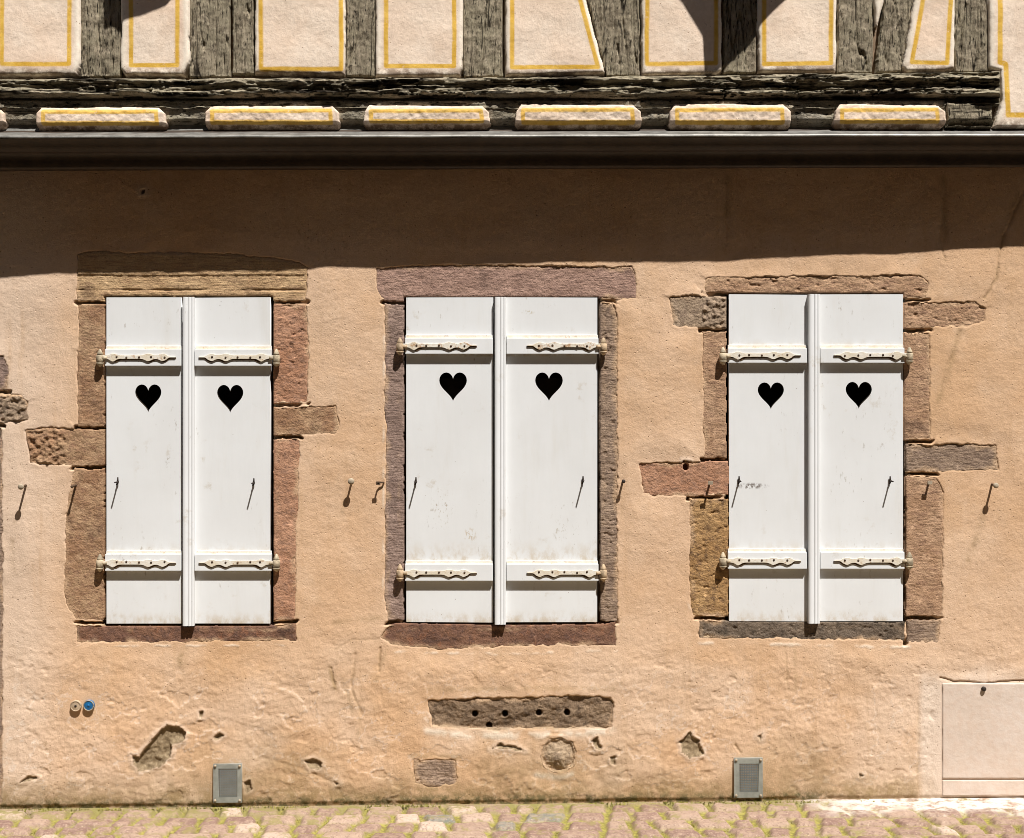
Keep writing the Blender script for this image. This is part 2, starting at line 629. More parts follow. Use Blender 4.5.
ST = {
    'brown':  mat_stone('brown_sandstone', c(0.324, 0.182, 0.101), c(0.405, 0.263, 0.155), c(0.230, 0.128, 0.081)),
    'ochre':  mat_stone('ochre_sandstone', c(0.468, 0.305, 0.163), c(0.559, 0.384, 0.215), c(0.299, 0.176, 0.104), (.35, 1, 4)),
    'red':    mat_stone('red_sandstone', c(0.370, 0.189, 0.111), c(0.468, 0.260, 0.163), c(0.260, 0.150, 0.104)),
    'purple': mat_stone('purple_sandstone', c(0.325, 0.202, 0.156), c(0.403, 0.260, 0.202), c(0.221, 0.137, 0.111), (.6, 1, 3)),
    'mauve':  mat_stone('mauve_sandstone', c(.265, .182, .148), c(.335, .235, .19), c(.18, .122, .10), (.5, 1, 3), .8),
    'grey':   mat_stone('grey_sandstone', c(.26, .18, .13), c(.35, .25, .178), c(.165, .112, .085), (.5, 1, 3), .9),
    'dark':   mat_stone('dark_sandstone', c(0.156, 0.081, 0.056), c(0.237, 0.125, 0.077), c(0.106, 0.062, 0.050), (1, 1, 1), .6, c(0.275, 0.125, 0.069)),
    'coal':   mat_stone('blackened_sandstone', c(.185, .125, .08), c(.26, .18, .115), c(.095, .064, .043), (1, 1, 1), .9),
    'soot':   mat_stone('sooty_sandstone', c(.135, .102, .076), c(.20, .15, .108), c(.07, .054, .041), (1, 1, 1), .9),
    'gold':   mat_stone('golden_sandstone', c(.36, .205, .085), c(.44, .27, .125), c(.17, .098, .052), (1, 1, 1.5), .9, c(.11, .066, .04)),
    'tan':    mat_stone('tan_sandstone', c(.39, .235, .14), c(.46, .295, .185), c(.26, .15, .098), (.5, 1, 2)),
    'boulder': mat_stone('pale_sandstone', c(.38, .28, .185), c(.48, .365, .25), c(.22, .16, .11), (1, 1, 1), 1.0),
    'rubble': mat_stone('rubble_sandstone', c(0.290, 0.209, 0.142), c(0.392, 0.290, 0.203), c(0.176, 0.121, 0.088), (1, 1, 1), 1.0),
}

# ------------------------------------------------------------------ the house
house = thing('house', (0, 0, 0), 'peach plastered old house with half-timbered upper storey and brown sandstone window surrounds', 'house')

# stones: (surround, part name, material key, polygon px, roughness kind)
STONES = {
    'one': [
        ('lintel', 'ochre', [(77, 253), (84, 251), (225, 252), (300, 260), (308, 267), (307, 301), (273, 301), (272, 296), (104, 296), (104, 302), (77, 302), (75, 275)], 'lintel_split'),
        ('jamb', 'brown', [(77, 304), (104, 304), (104, 427), (77, 427)], ''),
        ('jamb', 'brown', [(24, 430), (50, 427), (72, 429), (104, 429), (104, 466), (72, 467), (30, 464)], 'bossed_left'),
        ('jamb', 'brown', [(75, 469), (104, 468), (104, 621), (75, 621), (66, 607), (63, 590), (65, 520), (68, 490)], ''),
        ('sill', 'dark', [(75, 625), (104, 626), (272, 626), (296, 623), (297, 641), (240, 642), (150, 643), (77, 643)], ''),
        ('jamb', 'red', [(273, 303), (307, 303), (309, 345), (307, 403), (273, 404)], 'pick'),
        ('jamb', 'brown', [(273, 407), (336, 406), (340, 425), (336, 435), (273, 436)], ''),
        ('jamb', 'red', [(273, 439), (300, 439), (298, 500), (296, 560), (295, 620), (273, 621)], ''),
    ],
    'two': [
        ('lintel', 'purple', [(376, 267), (450, 264), (632, 266), (636, 272), (637, 298), (618, 301), (598, 297), (404, 297), (404, 302), (384, 302), (376, 290)], ''),
        ('jamb', 'mauve', [(384, 304), (404, 304), (404, 621), (386, 621), (384, 600), (385, 450)], ''),
        ('jamb', 'grey', [(600, 303), (613, 303), (618, 315), (618, 621), (600, 621)], 'pick'),
        ('sill', 'dark', [(389, 624), (404, 623), (500, 625), (600, 624), (616, 621), (617, 647), (560, 646), (430, 650), (390, 645), (379, 638)], ''),
    ],
    'three': [
        ('lintel', 'tan', [(704, 277), (780, 276), (920, 275), (930, 282), (928, 299), (904, 298), (904, 293), (727, 293), (704, 294)], 'pick'),
        ('jamb', 'rubble', [(669, 297), (690, 293), (705, 296), (727, 296), (727, 329), (700, 329), (672, 327)], 'bossed_left'),
        ('jamb', 'tan', [(702, 331), (727, 331), (727, 459), (703, 459)], ''),
        ('jamb', 'red', [(638, 463), (660, 462), (729, 461), (729, 495), (690, 497), (643, 495)], 'socket'),
        ('jamb', 'gold', [(689, 498), (729, 499), (729, 617), (694, 617), (690, 605)], 'pick'),
        ('sill', 'soot', [(698, 620), (729, 621), (905, 622), (905, 642), (800, 640), (699, 639)], 'pick'),
        ('sill', 'grey', [(907, 620), (942, 619), (940, 644), (907, 643)], ''),
        ('jamb', 'tan', [(904, 302), (930, 303), (975, 300), (986, 308), (985, 322), (968, 327), (904, 329)], 'pick'),
        ('jamb', 'tan', [(904, 332), (930, 332), (931, 440), (904, 441)], ''),
        ('jamb', 'grey', [(906, 444), (996, 444), (998, 470), (960, 472), (906, 472)], ''),
        ('jamb', 'tan', [(906, 476), (937, 476), (944, 492), (944, 600), (942, 616), (906, 617)], ''),
    ],
    'door': [
        ('jamb', 'mauve', [(-50, 357), (3, 356), (9, 370), (8, 391), (-50, 391)], ''),
        ('jamb', 'rubble', [(-50, 395), (20, 393), (27, 401), (28, 420), (5, 425), (-50, 425)], 'bossed_all'),
        ('jamb', 'grey', [(-50, 428), (2, 428), (3, 600), (2, 806), (-50, 808)], ''),
    ],
    'low': [
        ('exposed_stone', 'coal', [(427, 699), (500, 698), (560, 695), (610, 696), (614, 702), (612, 728), (570, 730), (480, 731), (430, 727)], 'holes'),
        ('exposed_stone', 'grey', [(413, 759), (455, 759), (458, 770), (456, 785), (430, 788), (414, 784)], 'pick'),
        ('exposed_stone', 'boulder', [(543, 745), (550, 739), (562, 738), (572, 742), (577, 752), (575, 765), (567, 772), (554, 774), (543, 768), (540, 757)], 'boss_round'),
    ],
}
OPENINGS = {'one': (104.5, 296.5, 271.5, 624), 'two': (404.5, 296.5, 598.5, 623), 'three': (727.5, 293.5, 904.5, 622)}


def stone_rough(kind, seed, poly):
    x0, x1 = poly[:, 0].min(), poly[:, 0].max()
    z0, z1 = poly[:, 1].min(), poly[:, 1].max()

    def f(X, Z, sd):
        h = 0.0042 * fbm(X * 14, Z * 14, 4, seed) + 0.0016 * fbm(X * 50, Z * 75, 3, seed + 3)
        if kind == 'pick':
            q = fbm(X * 45, Z * 45, 3, seed + 5)
            h = h + 0.002 * q - 0.005 * sstep(.25, .7, q) - .004 * sstep(.2, .5, fbm(X * 20, Z * 34, 4, seed + 7))
        boss = None
        if kind == 'bossed_left':
            boss = sstep(x0 + .20 * (1 if x1 - x0 > .3 else .7), x0 + .14, X)
        if kind == 'bossed_all':
            boss = 1.0
        if boss is not None:
            q = fbm(X * 42, Z * 42, 3, seed + 9)
            h = h * (1 - boss) + boss * (0.012 * q + 0.004)
        if kind == 'boss_round':
            xc, zc = (x0 + x1) / 2, (z0 + z1) / 2
            rr = np.hypot(X - xc, Z - zc)
            h = h + 0.012 * np.cos(np.clip(rr / .075, 0, 1) * np.pi) + .006 * fbm(X * 50, Z * 50, 3, seed)
        if kind == 'holes':
            q = fbm(X * 9, Z * 12, 4, seed + 2)
            h = h + 0.016 * q + .003 * fbm(X * 60, Z * 60, 3, seed)
            for px, py in ((475, 714), (505, 714), (539, 713), (567, 713), (489, 726)):
                a, b = P(px, py)
                h = h - 0.046 * sstep(.013, .010, np.hypot(X - a, (Z - b) * .9))
        if kind == 'socket':
            a, b = P(686, 467)
            h = h - 0.048 * sstep(.016, .012, np.hypot((X - a) * 1.3, Z - b))
        if kind == 'lintel_split':
            zz = P(0, 275)[1]
            h = h + 0.004 * sstep(zz - .004, zz + .004, Z + .006 * fbm(X * 6, Z * 0, 3, 3)) - .006 * np.exp(-((Z - P(0, 290)[1]) / .004) ** 2) * sstep(-.3, .2, fbm(X * 5, X * 0, 3, 8))
        return h
    return f


OPR = [rectpx(*v) for v in OPENINGS.values()]


def stone_warp(X, Z):
    d = np.full(X.shape, 10.0)
    for w_ in OPR:
        d = np.minimum(d, local(poly_sd, X, Z, w_, .06, 10.0))
    k = sstep(.004, .035, d)
    return (X + k * (.008 * fbm(X * 9, Z * 9, 3, 81) + .004 * fbm(X * 32, Z * 32, 2, 82)), Z + k * (.007 * fbm(X * 9, Z * 9, 3, 83) + .004 * fbm(X * 32, Z * 32, 2, 84)))




def stone_smear(X, Z, sd):
    d = np.full(X.shape, 10.0)
    for w_ in OPR:
        d = np.minimum(d, local(poly_sd, X, Z, w_, .06, 10.0))
    q = sstep(-.026, -.004, sd + .022 * fbm(X * 16, Z * 16, 4, 87)) * sstep(-.25, .3, fbm(X * 7, Z * 7, 3, 89)) * sstep(.012, .035, d)
    return {'smear': q}


surround = {}
for key, nm in (('one', 'window_surround'), ('two', 'window_surround'), ('three', 'window_surround'), ('door', 'door_surround')):
    surround[key] = thing(nm, parent=house)
ALLSTONES = []
sid = 0
for key, lst in STONES.items():
    for part, mk, poly, kind in lst:
        sid += 1
        w = PP(poly)
        ALLSTONES.append(w)
        key_p = {'boss_round': .001, 'holes': -.006}.get(kind, -.004)
        o = slab(part, w, key_p, ST[mk], surround.get(key, house), step=0.0035, r=0.006, depth=0.05,
                 rough=stone_rough(kind, sid * 3 + 1, w), attrs=stone_smear, edge=0.0022, efreq=22, warp=stone_warp)
        if key == 'low':
            o['label'] = {'coal': 'long dark stone with drilled holes exposed below the middle window',
                          'grey': 'small flat grey stone exposed in the plaster near the ground',
                          'boulder': 'lumpy round-faced stone exposed in flaking plaster'}[mk]

# hole in the boulder-like quoin above the red stone of the right window: a drilled socket with its dark plug
a, b = P(685, 467)

# ------------------------------------------------------------------ plaster wall of the ground floor
STEP = 0.0042
xs = axis(-4.6, 4.6, STEP, -2.28, 2.28, .06)
zs = axis(-0.10, 2.80, STEP, -.10, 2.62, .05)
X, Z = np.meshgrid(xs, zs)
sdS = np.full(X.shape, 10.0)
sd2 = np.full(X.shape, 10.0)
Xw, Zw = stone_warp(X, Z)
for w in ALLSTONES:
    q = local(poly_sd, Xw, Zw, w, .12, 10.0)
    sd2 = np.minimum(sd2, np.maximum(sdS, q))
    sdS = np.minimum(sdS, q)
opens = []
for k, (x0, y0, x1, y1) in OPENINGS.items():
    opens.append(rectpx(x0, y0, x1, y1))
sdO = np.full(X.shape, 10.0)
for w in opens:
    sdO = np.minimum(sdO, local(poly_sd, X, Z, w, .05, 10.0))
# flat seats for the things fixed to the wall
flat = np.ones(X.shape)
for (px, py, r) in ((228, 783, .10), (748, 778, .10), (75, 707, .05), (88, 707, .05)):
    qx, qz = P(px, py)
    flat *= sstep(r * .85, r * 1.6, np.hypot(X - qx, Z - qz))
hat = rectpx(942, 682, 1100, 790)
flat *= sstep(0.005, .05, local(poly_sd, X, Z, hat, .1, 10.0))
low = sstep(.95, .35, Z)          # how far down the weathered zone we are
und = 0.010 * fbm(X * .9, Z * .9, 3, 21) + 0.005 * fbm(X * 3.5, Z * 3.5, 3, 23)
med = (0.0013 + .0022 * low) * fbm(X * 13, Z * 17, 4, 25) + (0.0009 + .0008 * low) * fbm(X * 55, Z * 55, 3, 27)
# flaked skin near the ground: shallow ledges
fl = fbm(X * 7, Z * 9, 5, 31, .55)
fl2 = fbm(X * 1.3, Z * 2.0, 3, 33)
ledge = -0.0028 * sstep(.10, .17, fl) * sstep(.62, .42, Z) * sstep(-.2, .25, fl2) - 0.0022 * sstep(.24, .29, fbm(X * 11, Z * 13, 4, 35)) * sstep(.75, .5, Z) * sstep(.2, -.2, fl2)
h = (und + med) * flat + ledge * flat
rough_noise = fbm(X * 30, Z * 30, 3, 41)
fine_noise = fbm(X * 90, Z * 90, 2, 43)
sde = sdS + .0055 * rough_noise + .0025 * fine_noise + .006 * fbm(X * 9, Z * 9, 2, 42) + .0045
gzs = np.clip(np.gradient(np.minimum(sdS, .2), axis=0) / np.gradient(Z, axis=0), -1, 1)
near = sstep(.10, .0, sdS)
h = h * (1 - .7 * near) + .003 * near * fbm(X * 9, Z * 9, 3, 45)
h = h + .0035 * sstep(.06, .0, sdS) * np.clip(gzs, 0, 1) * sstep(-.4, .3, fbm(X * 5, Z * 5, 3, 47)) - .0025 * near
sde = np.minimum(sde, sdO - .014)
cut = sstep(.004, -.005, sde)
h = h * (1 - cut) + (-.014 + .008 * np.clip(.25 - gzs, 0, 1) + .003 * rough_noise) * cut
joint2 = sstep(.016, .011, sd2) * sstep(-.45, .0, fbm(X * 8, Z * 8, 3, 85))
h = h * (1 - joint2) - .030 * joint2
bare = np.maximum(cut * .75, joint2)
h = np.where(sdS < -.013, -.08, h)
white = np.zeros(X.shape)
pale = np.zeros(X.shape)
stain = np.zeros(X.shape)

# broken plaster patches (px outline, depth)
PATCHES = [
    ([(131, 754), (139, 757), (147, 746), (158, 733), (167, 725), (178, 727), (186, 733), (184, 741), (172, 746), (170, 758), (158, 768), (140, 772), (133, 765)], .016),
    ([(212, 738), (219, 733), (224, 736), (217, 741)], .012),
    ([(199, 712), (203, 711), (202, 719), (199, 718)], .008),
    ([(304, 761), (313, 759), (322, 763), (321, 770), (309, 769)], .012),
    ([(333, 781), (340, 784), (336, 786)], .010),
    ([(19, 783), (28, 776), (39, 778), (30, 781)], .010),
    ([(590, 741), (597, 737), (602, 749), (598, 750)], .014),
    ([(610, 757), (616, 756), (615, 765), (611, 764)], .008),
    ([(680, 742), (689, 733), (698, 740), (704, 755), (690, 758), (682, 752)], .011),
    ([(490, 749), (500, 744), (515, 746), (526, 752), (508, 749)], .010),
    ([(757, 736), (763, 733), (761, 741)], .008),
    ([(738, 601), (739, 600), (740, 602)], .004),
    ([(141, 190), (145, 189), (145, 194), (141, 194)], .015),
    ([(683, 461), (689, 461), (689, 472), (684, 473)], .03),
    ([(859, 773), (864, 776), (860, 778)], .006),
    ([(244, 782), (250, 780), (252, 790), (246, 794)], .012),
]
for pts, dep in PATCHES:
    w = PP(pts)
    sz = max(np.ptp(w[:, 0]), np.ptp(w[:, 1]))
    sd = local(poly_sd, X, Z, w, .05)
    gq = np.clip(-np.gradient(np.minimum(sd, .2), axis=0) / np.gradient(Z, axis=0), 0, 1)
    sd = sd + (.014 if sz > .1 else .006) * fbm(X * 34, Z * 34, 4, 53, .65) + .003 * fine_noise
    q = sstep(.002, -.0035 - min(.03, sz * .2) * gq, sd)
    h -= q * (.8 * dep + .005 * fbm(X * 40, Z * 40, 3, 51))
    bare = np.maximum(bare, sstep(.002, -.003, sd))
    pale = np.maximum(pale, .5 * sstep(.03, .0, sd))
    h += .002 * sstep(.02, .003, sd) * (1 - q)

# cracks and old settlement lines
CRACKS = [
    ([(1024, 190), (1012, 218), (1003, 238), (998, 262), (996, 280), (985, 298)], .004, .005),
    ([(947, 178), (944, 205), (941, 235), (945, 262)], .002, .006),
    ([(727, 182), (726, 215), (727, 245)], .002, .004),
    ([(960, 332), (955, 352), (944, 372), (940, 392)], .0022, .006),
    ([(380, 648), (379, 672)], .006, .004),
    ([(374, 640), (352, 640), (336, 650)], .0012, .005),
    ([(355, 655), (351, 690), (362, 715)], .003, .006),
    ([(940, 678), (955, 681), (985, 683), (1024, 680)], .007, .003),
    ([(918, 700), (919, 745), (917, 790)], .0018, .006),
    ([(785, 648), (788, 690)], .0015, .004),
    ([(331, 668), (335, 686)], .005, .003),
    ([(262, 758), (300, 768), (338, 785)], .0015, .006),
    ([(404, 752), (430, 754), (462, 762)], .0012, .005),
    ([(735, 745), (741, 753)], .005, .004),
]
for pts, dep, wd in CRACKS:
    w = PP(pts)
    d = local(line_d, X + .005 * rough_noise, Z + .006 * fbm(X * 18, Z * 18, 3, 55), w, .08)
    q = np.exp(-(d / wd) ** 2)
    h -= dep * q
    stain = np.maximum(stain, min(.75, 160 * dep) * np.exp(-(d / (wd * 1.3)) ** 2))
# drips and smears
for pts, wd, amt in (([(727, 178), (726, 250)], .017, .6), ([(944, 178), (946, 240)], .016, .6), ([(1022, 190), (1008, 225), (1000, 248)], .02, .5), ([(960, 330), (948, 372), (938, 400)], .014, .5),
                     ([(362, 700), (358, 735)], .012, .3), ([(345, 680), (352, 712)], .012, .35), ([(430, 690), (520, 688), (613, 689)], .012, .5), ([(260, 745), (300, 760)], .02, .25),
                     ([(795, 650), (796, 690)], .008, .3), ([(130, 768), (180, 775)], .02, .4), ([(410, 755), (460, 757)], .010, .6), ([(985, 508), (976, 540), (968, 560)], .014, .5), ([(345, 500), (342, 512)], .01, .4), ([(500, 652), (495, 672)], .02, .25),
                     ([(185, 650), (183, 672)], .01, .35), ([(330, 668), (335, 688)], .008, .9), ([(24, 505), (15, 522)], .01, .3), ([(181, 655), (180, 664)], .015, .8),
                     ([(12, 540), (14, 570)], .012, .35), ([(385, 655), (376, 680)], .01, .5), ([(335, 622), (378, 618)], .012, .45)):
    d = local(line_d, X, Z, PP(pts), .1)
    stain = np.maximum(stain, amt * np.exp(-(d / wd) ** 2))
# white lime rims under the long stone, the round stone and the sills
for pts, wd in (([(427, 731), (470, 736), (540, 735), (612, 731)], .014), ([(536, 775), (560, 778), (572, 774)], .012),
                ([(77, 646), (190, 646), (298, 645)], .004), ([(395, 652), (500, 654), (617, 651)], .005), ([(699, 643), (800, 645), (940, 648)], .006),
                ([(688, 600), (694, 620)], .006), ([(384, 330), (383, 600)], .004)):
    d = local(line_d, X, Z + .006 * rough_noise, PP(pts), .1)
    q = np.exp(-(d / wd) ** 2) * sstep(-.15, .25, fbm(X * 13, Z * 13, 4, 57) + (.25 if wd > .01 else -.05))
    white = np.maximum(white, (.85 if wd > .01 else .6) * q)
    h += .0015 * q
# pale strip of newer render at the right
xr = P(918, 0)[0] + .012 * fbm(X * 0, Z * 6, 4, 61)
zr = P(0, 668)[1]
pale = np.maximum(pale, 1.0 * sstep(-.02, .03, X - xr) * sstep(zr + .05, zr - .12, Z + .08 * fbm(X * 4, Z * 4, 3, 63)))
pale = np.maximum(pale, .55 * sstep(P(75, 0)[0] + .1, P(10, 0)[0], X + .1 * fbm(X * 3, Z * 3, 3, 65)))
pale = np.maximum(pale, .35 * sstep(.9, .3, Z) * sstep(-.1, .25, fbm(X * 1.7, Z * 2.2, 4, 67)))
pale = np.clip(pale + .5 * sstep(.095, .11, fl) * sstep(.16, .13, fl) * sstep(.62, .42, Z), 0, 1)
# damp foot of the wall, less on the right
gz = .011 * X
damp = .9 * sstep(.17, .02, Z - gz + .035 * fbm(X * 4, Z * 4, 4, 71)) * (1 - .8 * sstep(P(905, 0)[0], P(940, 0)[0], X))
damp = np.maximum(damp, .7 * sstep(.36, .05, Z - gz + .13 * fbm(X * 2.2, Z * 3, 4, 73)) * sstep(-.2, .35, fbm(X * 1.6, Z * 0 + 3, 3, 75)) * (1 - .9 * sstep(P(905, 0)[0], P(930, 0)[0], X)))
moss = .85 * sstep(.050, .008, Z - gz + .018 * fbm(X * 7, Z * 9, 4, 77)) * (1 - .9 * sstep(P(800, 0)[0], P(860, 0)[0], X))
h -= .006 * sstep(.018, .0, Z - gz)
far = sstep(2.25, 2.6, np.abs(X))
h *= (1 - far)
keep = (sdO > .009)
me = grid_mesh(X, -h, Z, keep, {'bare': np.clip(bare, 0, 1), 'pale': pale, 'white': white, 'stain': stain, 'damp': damp, 'moss': moss})
link('plaster_wall', me, M_PLASTER, house, smooth=True)

# rest of the shell, so that the rooms behind are closed and dark
boxes('wall', [(-4.6, -4.4, -5.0, -.02, -.1, 5.3), (4.4, 4.6, -5.0, -.02, -.1, 5.3), (-4.4, 4.4, -5.0, -4.8, -.1, 5.3),
               (-4.6, 4.6, .02, .105, 2.78, 5.3), (-4.4, 4.4, -4.8, -.06, 2.66, 2.76)], M_REVEAL, house, bevel=0)

# ------------------------------------------------------------------ windows behind the shutters
for key, (x0, y0, x1, y1) in OPENINGS.items():
    ax, az1 = P(x0, y0)
    bx, az0 = P(x1, y1)
    win = boxes('window', [(ax - .06, ax, -.20, -.052, az0 - .06, az1 + .06), (bx, bx + .06, -.20, -.052, az0 - .06, az1 + .06),
                           (ax, bx, -.20, -.052, az1, az1 + .06), (ax, bx, -.20, -.052, az0 - .06, az0)], M_REVEAL, house, bevel=0)
    zc = P(0, 392)[1] if key == 'two' else az0 + (az1 - az0) * .52
    boxes('frame', [(ax + .001, ax + .06, -.11, -.06, az0 + .001, az1 - .001), (bx - .06, bx - .001, -.11, -.06, az0 + .001, az1 - .001),
                    (ax + .061, bx - .061, -.108, -.062, az1 - .06, az1 - .002), (ax + .061, bx - .061, -.108, -.062, az0 + .002, az0 + .06),
                    ((ax + bx) / 2 - .03, (ax + bx) / 2 + .03, -.109, -.061, az0 + .061, az1 - .061),
                    (ax + .061, (ax + bx) / 2 - .031, -.106, -.058, zc - .06, zc + .06), ((ax + bx) / 2 + .031, bx - .061, -.106, -.058, zc - .06, zc + .06)],
          M_SASH, win, bevel=.003)
    boxes('pane', [(ax + .05, bx - .05, -.090, -.086, az0 + .05, az1 - .05)], M_BLACK, win, bevel=0)

# ------------------------------------------------------------------ door beside the left jamb (just outside the picture)
xa = P(-50, 0)[0]
boxes('door', [(xa - 1.0, xa - .002, -.10, -.05, .02, 2.1)], M_SASH, house, bevel=.004)

# ------------------------------------------------------------------ upper storey: timber frame and infill
timber = thing('timber_frame', parent=house)
TOP = -420      # px, far above the frame


def timber_rough(vertical, amp, seed):
    def f(X, Z, sd):
        a, b = (X * 26, Z * 3.2) if vertical else (X * 3.2, Z * 26)
        h = amp * fbm(a, b, 4, seed) + amp * .6 * fbm(X * 26, Z * 26, 3, seed + 2)
        h = h - .012 * sstep(.06, .0, np.abs(noise(a * .8, b * .5, seed + 12)))
        return h
    return f


def timber_attr(vertical, seed):
    def f(X, Z, sd):
        a, b = (X * 22, Z * 1.6) if vertical else (X * 1.6, Z * 22)
        q = np.abs(noise(a + .4 * noise(a * .3, b * 3, seed), b, seed + 4))
        q2 = np.abs(noise(a * 2.1 + 1.2 * noise(b * 2, a * .2, seed + 9), b * 3.0, seed + 8))
        return {'crack': np.maximum(sstep(.05, .012, q) * sstep(-.1, .15, noise(a * .5, b * .5, seed + 6)), .9 * sstep(.07, .02, q2) * sstep(.05, .3, noise(a * .9, b * 1.6, seed + 7)))}
    return f


PT = .140
POSTS = [
    [(81, TOP), (120, TOP), (121, 77), (80, 77)],
    [(190, TOP), (229, TOP), (230, 77), (189, 77)],
    [(231, TOP), (252, TOP), (254, 74), (232, 74)],
    [(346, TOP), (377, TOP), (378, 76), (346, 76)],
    [(464, TOP), (502, TOP), (503, 77), (463, 77)],
    [(588, TOP), (640, TOP), (640, 76), (606, 76), (588, 0)],
    [(723, TOP), (755, TOP), (757, 73), (724, 73)],
    [(839, TOP), (874, TOP), (873, 73), (838, 73)],
    [(956, TOP), (986, TOP), (988, 72), (955, 72)],
    [(1170, TOP), (1210, TOP), (1210, 135), (1170, 135)],
    [(-120, TOP), (-75, TOP), (-75, 77), (-120, 77)],
]
for i, poly in enumerate(POSTS):
    slab('post', PP(poly, PT), PT, M_POST, timber, step=.0035, r=.006, depth=.05, rough=timber_rough(True, .008, 100 + i), edge=.003, efreq=14, attrs=timber_attr(True, 120 + i))
slab('brace', PP([(885, 0), (940, -220), (972, -220), (913, 0), (901, 72), (876, 73)], PT), PT + .004, M_POST, timber, step=.0035, r=.006, depth=.05,
     rough=timber_rough(True, .008, 140), edge=.003, attrs=timber_attr(True, 141))

# sill beam: deeply weathered, split along the grain
PB = .168


def beam_rough(X, Z, sd):
    zt, zb = P(0, 77, PB)[1], P(0, 104, PB)[1]
    t = (zt - Z + .006 * fbm(X * 4, X * 0, 3, 151)) / (zt - zb)
    prof = .009 * np.cos((t - .12) * 2 * np.pi / .44) - .085 * sstep(.62, 1.0, t)
    q = 1 - np.abs(fbm(X * 2.2 + .5 * noise(X * 9, Z * 9, 3), Z * 42, 4, 153)) * 2.2
    split = sstep(.82, .98, q)
    h = prof + .030 * fbm(X * 5, Z * 45, 4, 155) - .032 * split * sstep(-.3, .1, noise(X * 1.7, Z * 9, 157)) + .014 * fbm(X * 26, Z * 60, 4, 159)
    return h


def beam_attr(X, Z, sd):
    return {'crack': sstep(.09, .28, fbm(X * 3, Z * 60, 4, 161) + .12 * fbm(X * 20, Z * 40, 2, 163))}


slab('sill_beam', PP([(-180, 79), (120, 78), (400, 78), (700, 75), (1000, 71), (1001, 104), (946, 104), (946, 108), (-180, 108)], PB), PB, M_BEAM, timber,
     step=.003, r=.010, depth=.07, rough=beam_rough, edge=.004, efreq=10, attrs=beam_attr)

# joist zone behind the small cushions
PJ = .150


def joist_rough(X, Z, sd):
    return .010 * fbm(X * 6, Z * 14, 4, 171) + .003 * fbm(X * 40, Z * 40, 3, 173) - .040 * sstep(P(0, 119, .14)[1], P(0, 127, .14)[1], Z)


slab('joist_band', PP([(-180, 100), (945, 100), (945, 131), (-180, 131)], PJ), PJ, M_JOIST, timber, step=.004, r=.004, depth=.03, rough=joist_rough, attrs=timber_attr(False, 175))
slab('joist_end', PP([(946, 103), (991, 106), (993, 127), (947, 127)], PJ), PJ + .012, M_POST, timber, step=.0035, r=.006, depth=.05, rough=joist_rough, edge=.003, attrs=timber_attr(False, 177))

# infill panels with a painted ochre line
PI = .158


def panel(poly, line, p=PI, r=.016, closed=True, low_tone=True, amp=.0010, seed=1, lw=2.1, step=.0035):
    w = PP(poly, p)
    lp = PP(line, p)
    if closed:
        lp = np.vstack([lp, lp[:1]])
    zb = w[:, 1].min()

    def attrs(X, Z, sd):
        wob = .0022 * fbm(X * 12, Z * 12, 3, seed)
        d = local(line_d, X + wob, Z + wob, lp, .1)
        return {'line': sstep(lw / S + .0022, lw / S - .0018, d), 'rim': sstep(-.034, -.012, sd + .006 * fbm(X * 9, Z * 9, 2, seed)),
                'low_tone': sstep(.045, .015, Z - zb + .012 * fbm(X * 7, Z * 7, 3, seed + 1)) * (.8 if low_tone else .25)}

    def rough(X, Z, sd):
        return .006 * fbm(X * 4, Z * 4, 2, seed + 3) + amp * fbm(X * 22, Z * 22, 3, seed + 5) + .0005 * fbm(X * 70, Z * 70, 2, seed + 6)
    return slab('infill_panel', w, p, M_INFILL, house, step=step, r=r, depth=.045, rough=rough, edge=.003, efreq=10, attrs=attrs)


T0 = TOP + 20
PANELS = [
    ([(-72, TOP), (80, TOP), (80, 60), (77, 75), (-72, 76)], [(2, T0), (70, T0), (69, 64), (2, 64)]),
    ([(121, TOP), (189, TOP), (189, 62), (184, 75), (125, 75), (120, 68)], [(132, T0), (180, T0), (177, 65), (131, 65)]),
    ([(255, TOP), (345, TOP), (345, 75), (254, 73)], [(259, T0), (342, T0), (341, 69), (261, 69)]),
    ([(379, TOP), (463, TOP), (463, 66), (460, 76), (375, 76)], [(387, T0), (456, T0), (454, 66), (386, 66)]),
    ([(504, TOP), (586, TOP), (586, 0), (606, 73), (505, 76)], [(513, T0), (577, T0), (580, 0), (598, 67), (512, 67)]),
    ([(641, TOP), (722, TOP), (722, 70), (716, 74), (642, 75)], [(647, T0), (716, T0), (716, 63), (647, 64)]),
    ([(757, TOP), (837, TOP), (837, 72), (758, 72)], [(765, T0), (833, T0), (831, 63), (764, 64)]),
    ([(914, 0), (930, -105), (955, -220), (955, 68), (945, 71), (906, 72), (903, 66)], [(923, 0), (940, -100), (951, -120), (951, 0), (947, 63), (912, 62)]),
    ([(875, -200), (936, -220), (884, 0), (878, 28), (875, 26)], [(905, -200), (906, -200)]),
]
for i, (poly, line) in enumerate(PANELS):
    panel(poly, line, seed=200 + 9 * i)
panel([(989, TOP), (1168, TOP), (1168, 128), (994, 127), (1002, 100), (1001, 70), (989, 68)],
      [(1001, T0), (1000, 62), (1006, 64), (1008, 115), (1150, 115), (1150, T0)], p=PI - .004, r=.012, seed=290, lw=2.4)
